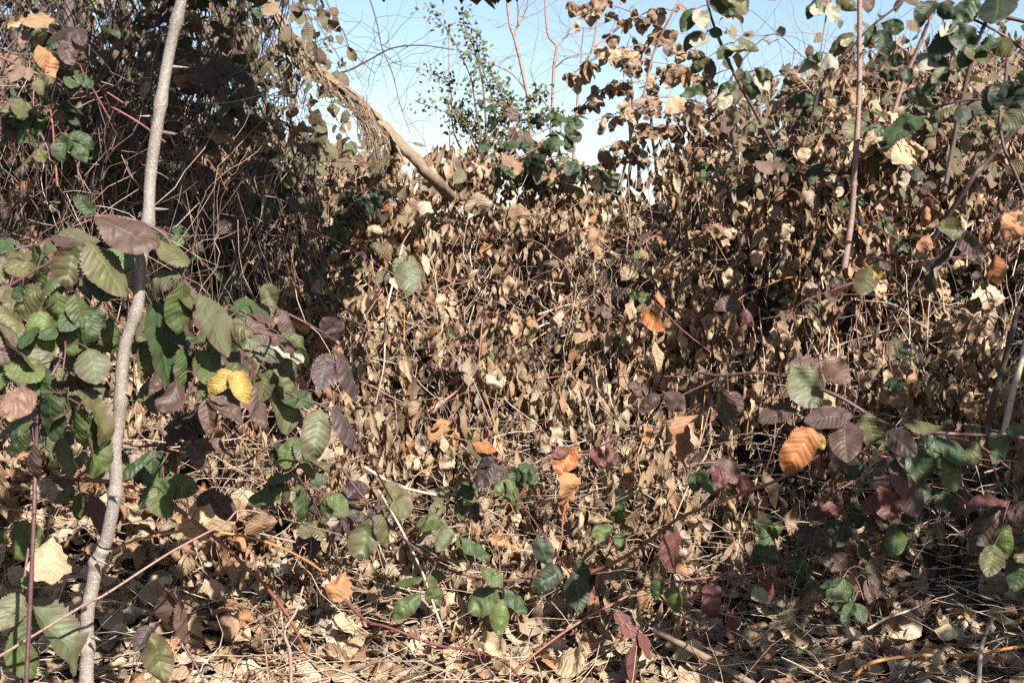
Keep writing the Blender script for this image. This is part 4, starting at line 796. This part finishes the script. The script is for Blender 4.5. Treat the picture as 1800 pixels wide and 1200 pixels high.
zone('bramble cane with olive and purple leaves in the right tangle', 'right tangle canes', 7, (1250, 1800), (380, 640), (2.7, 3.1), (-160, 160), (-60, 90), (5, 7), (.04, .055), 'OPgpNT', mat=M_CANE)
zone('bramble cane with bronze green leaves crowding behind the thorny sapling', 'left front canes', 12, (-60, 440), (430, 720), (1.75, 2.1), (-120, 160), (0, 140), (6, 8), (.055, .07), 'YOPYOGgPO', mat=M_PURP)
zone('bramble cane with dull leaves low in the left tangle', 'low left canes', 7, (60, 480), (600, 860), (2.0, 2.5), (-120, 160), (-60, 100), (5, 7), (.05, .065), 'gGOPGY', mat=M_PURP)
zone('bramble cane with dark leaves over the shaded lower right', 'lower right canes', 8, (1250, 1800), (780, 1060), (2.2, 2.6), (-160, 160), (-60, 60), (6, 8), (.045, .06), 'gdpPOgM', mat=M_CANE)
zone('bramble cane with few leaves on the sunny bank', 'sunny bank canes', 8, (620, 1200), (400, 700), (3.1, 3.5), (-160, 160), (-40, 60), (3, 5), (.04, .05), 'GPOTN', mat=M_CANE)
zone('bramble cane with mixed leaves beside the hollow', 'hollow canes', 5, (560, 1000), (800, 1000), (2.5, 2.8), (-120, 120), (-40, 40), (4, 6), (.05, .06), 'gOYGp', mat=M_PURP)

# ------------------------------------------------------------------ behind the crest: bare saplings, evergreen shrub
def sapling(label, trunk, forks, r, d, name='bare_sapling'):
    P = [at(x, y, d) for x, y in trunk]
    root = empty(name, P[0]); tag(root, label, 'sapling', 'bare saplings against the sky')
    obj('trunk', stem_mesh('trunk', [p - P[0] for p in P], r, r * .55, 7, 40, .15, seed=len(bpy.data.objects)), root, M_PINK)
    for f in forks:
        q = [at(x, y, d + rng.uniform(-.05, .05)) - P[0] for x, y in f]; q[0] = at(*f[0], d) - P[0]
        b = obj('branch', stem_mesh('branch', q, r * .55, r * .22, 5, 20, .15, seed=len(bpy.data.objects)), root, M_PINK)
        m = 7; fine = resample(q, 20); T0 = np.array([fine[rng.randint(4, 18)] for _ in range(m)])
        DD = unit(np.stack([nr.normal(size=m), nr.normal(size=m) * .5, nr.uniform(.1, 1, m)], -1)); ln = nr.uniform(.15, .5, m)
        V, Q, U, A_ = tubes(wander(T0, DD, ln, 8, .5), np.full((m, 8), .0018) * np.linspace(1, .4, 8), 3, nr.random(m))
        obj('twigs', mesh_from('twigs', V, Q, U, A_), b, M_PINK)
sapling('pinkish bare sapling with a forked top left of the sky gap', [(938, 360), (930, 197), (920, 133), (905, 70), (895, 35), (886, -60)], [[(905, 62), (911, 30), (905, -40)], [(912, 45), (925, 20), (930, -20)], [(925, 160), (900, 130), (860, 110)]], .012, 6.2)
sapling('bare sapling dividing into a wide fork in the sky', [(965, 340), (973, 130), (978, 83), (962, 55), (957, -50)], [[(978, 83), (990, 70), (1001, 52), (996, -10)], [(975, 120), (1000, 100), (1030, 95)], [(970, 200), (945, 160), (930, 120)]], .010, 6.4)
sapling('thin bare sapling hung with withered vines', [(1005, 330), (1017, 160), (1030, 110), (1043, 80), (1052, 20), (1058, -60)], [[(1020, 150), (1022, 90), (1026, 50)], [(1040, 85), (1070, 60), (1090, 20)]], .009, 5.8)
sapling('faint slender sapling low in the pale sky', [(792, 330), (790, 200), (789, 120), (788, 40)], [[(790, 200), (770, 140), (760, 90)], [(790, 190), (805, 140), (812, 100)], [(790, 170), (780, 120), (778, 70)]], .005, 7.0)
def twigspray(label, path, d, r, m):
    P = [at(x, y, d) for x, y in path]; root = empty('bare_limb', P[0]); tag(root, label, 'branch')
    obj('branch', stem_mesh('branch', [p - P[0] for p in P], r, r * .4, 5, 30, .15, seed=int(path[0][0])), root, M_DARK)
    fine = resample([p - P[0] for p in P], 30); T0 = np.array([fine[rng.randint(5, 27)] for _ in range(m)])
    V, Q, U, A_ = tubes(wander(T0, unit(np.stack([nr.normal(size=m), nr.normal(size=m) * .4, nr.normal(size=m) * .8], -1)), nr.uniform(.12, .4, m), 8, .55), np.full((m, 8), .0014) * np.linspace(1, .4, 8), 3, nr.random(m))
    obj('twigs', mesh_from('twigs', V, Q, U, A_), root, M_DARK)
twigspray('bare twiggy branch reaching right from the leaning trunk', [(560, 135), (610, 125), (650, 105), (690, 85), (740, 80), (800, 88)], 4.3, .005, 16)
twigspray('thin drooping bare branch in the sky above the leaning trunk', [(640, -30), (660, 30), (672, 85), (690, 130), (705, 190), (722, 235)], 4.4, .0035, 14)
twigspray('bare branch hanging from the top beside the leaning trunk', [(520, -40), (560, 20), (600, 50), (618, 90), (660, 130)], 4.2, .004, 16)
twigspray('thin bare branch crossing the sky between the leafy canes', [(1300, 110), (1360, 60), (1430, 110), (1520, 100)], 3.8, .003, 12)
# evergreen shrub with small glossy leaves
root = empty('evergreen_shrub', at(860, 330, 5.4)); tag(root, 'small leaved evergreen shrub standing behind the crest in the sky', 'shrub')
b0 = at(860, 330, 5.4); VS = []; 
for x, path in enumerate([[(860, 330), (835, 180), (825, 130), (790, 60), (745, 5)], [(860, 330), (850, 160), (835, 90), (818, 50), (812, 15)], [(860, 330), (870, 200), (845, 110), (838, 70)], [(860, 330), (820, 220), (790, 200), (730, 178)],
                          [(860, 330), (890, 210), (880, 160), (860, 130)], [(860, 330), (900, 240), (930, 180), (955, 160)], [(860, 330), (840, 235), (822, 215), (812, 195)], [(860, 330), (850, 250), (880, 200), (900, 180)], [(860, 330), (800, 240), (790, 150), (752, 128)], [(860, 330), (920, 230), (960, 210), (985, 200)]]):
    q = [at(a, b, 5.4 + .02 * x) - b0 for a, b in path]; q[0] = Vector((0, 0, 0))
    obj('branch', stem_mesh('branch', q, .006, .0015, 5, 24, seed=x), root, M_DARK)
    fi = resample(q, 60); VS += [fi[rng.randint(14, 59)] for _ in range(210 if x in (4, 5, 6, 7, 9) else 130)]
VS = np.array(VS) + nr.normal(size=(len(VS), 3)) * .028
SHR = [leaf_grid(4, 2, .55, 500 + k, droop=.15, fold=.25, pleat=0, crum=.03, teeth=0) for k in range(4)]
V, Q, U, A_ = scatter_leaves(SHR, VS, dirs(len(VS)) + np.array([0, 0, .5]), dirs(len(VS)) + np.array([.2, -.6, .7]), nr.uniform(.018, .034, len(VS)), nr.random(len(VS)))
M_EVG = mat_dead('evergreen_leaf', [(0, (.035, .06, .018)), (.5, (.06, .085, .026)), (.8, (.10, .12, .04)), (1, (.045, .07, .026))])
obj('foliage', mesh_from('foliage', V, Q, U, A_), root, M_EVG)
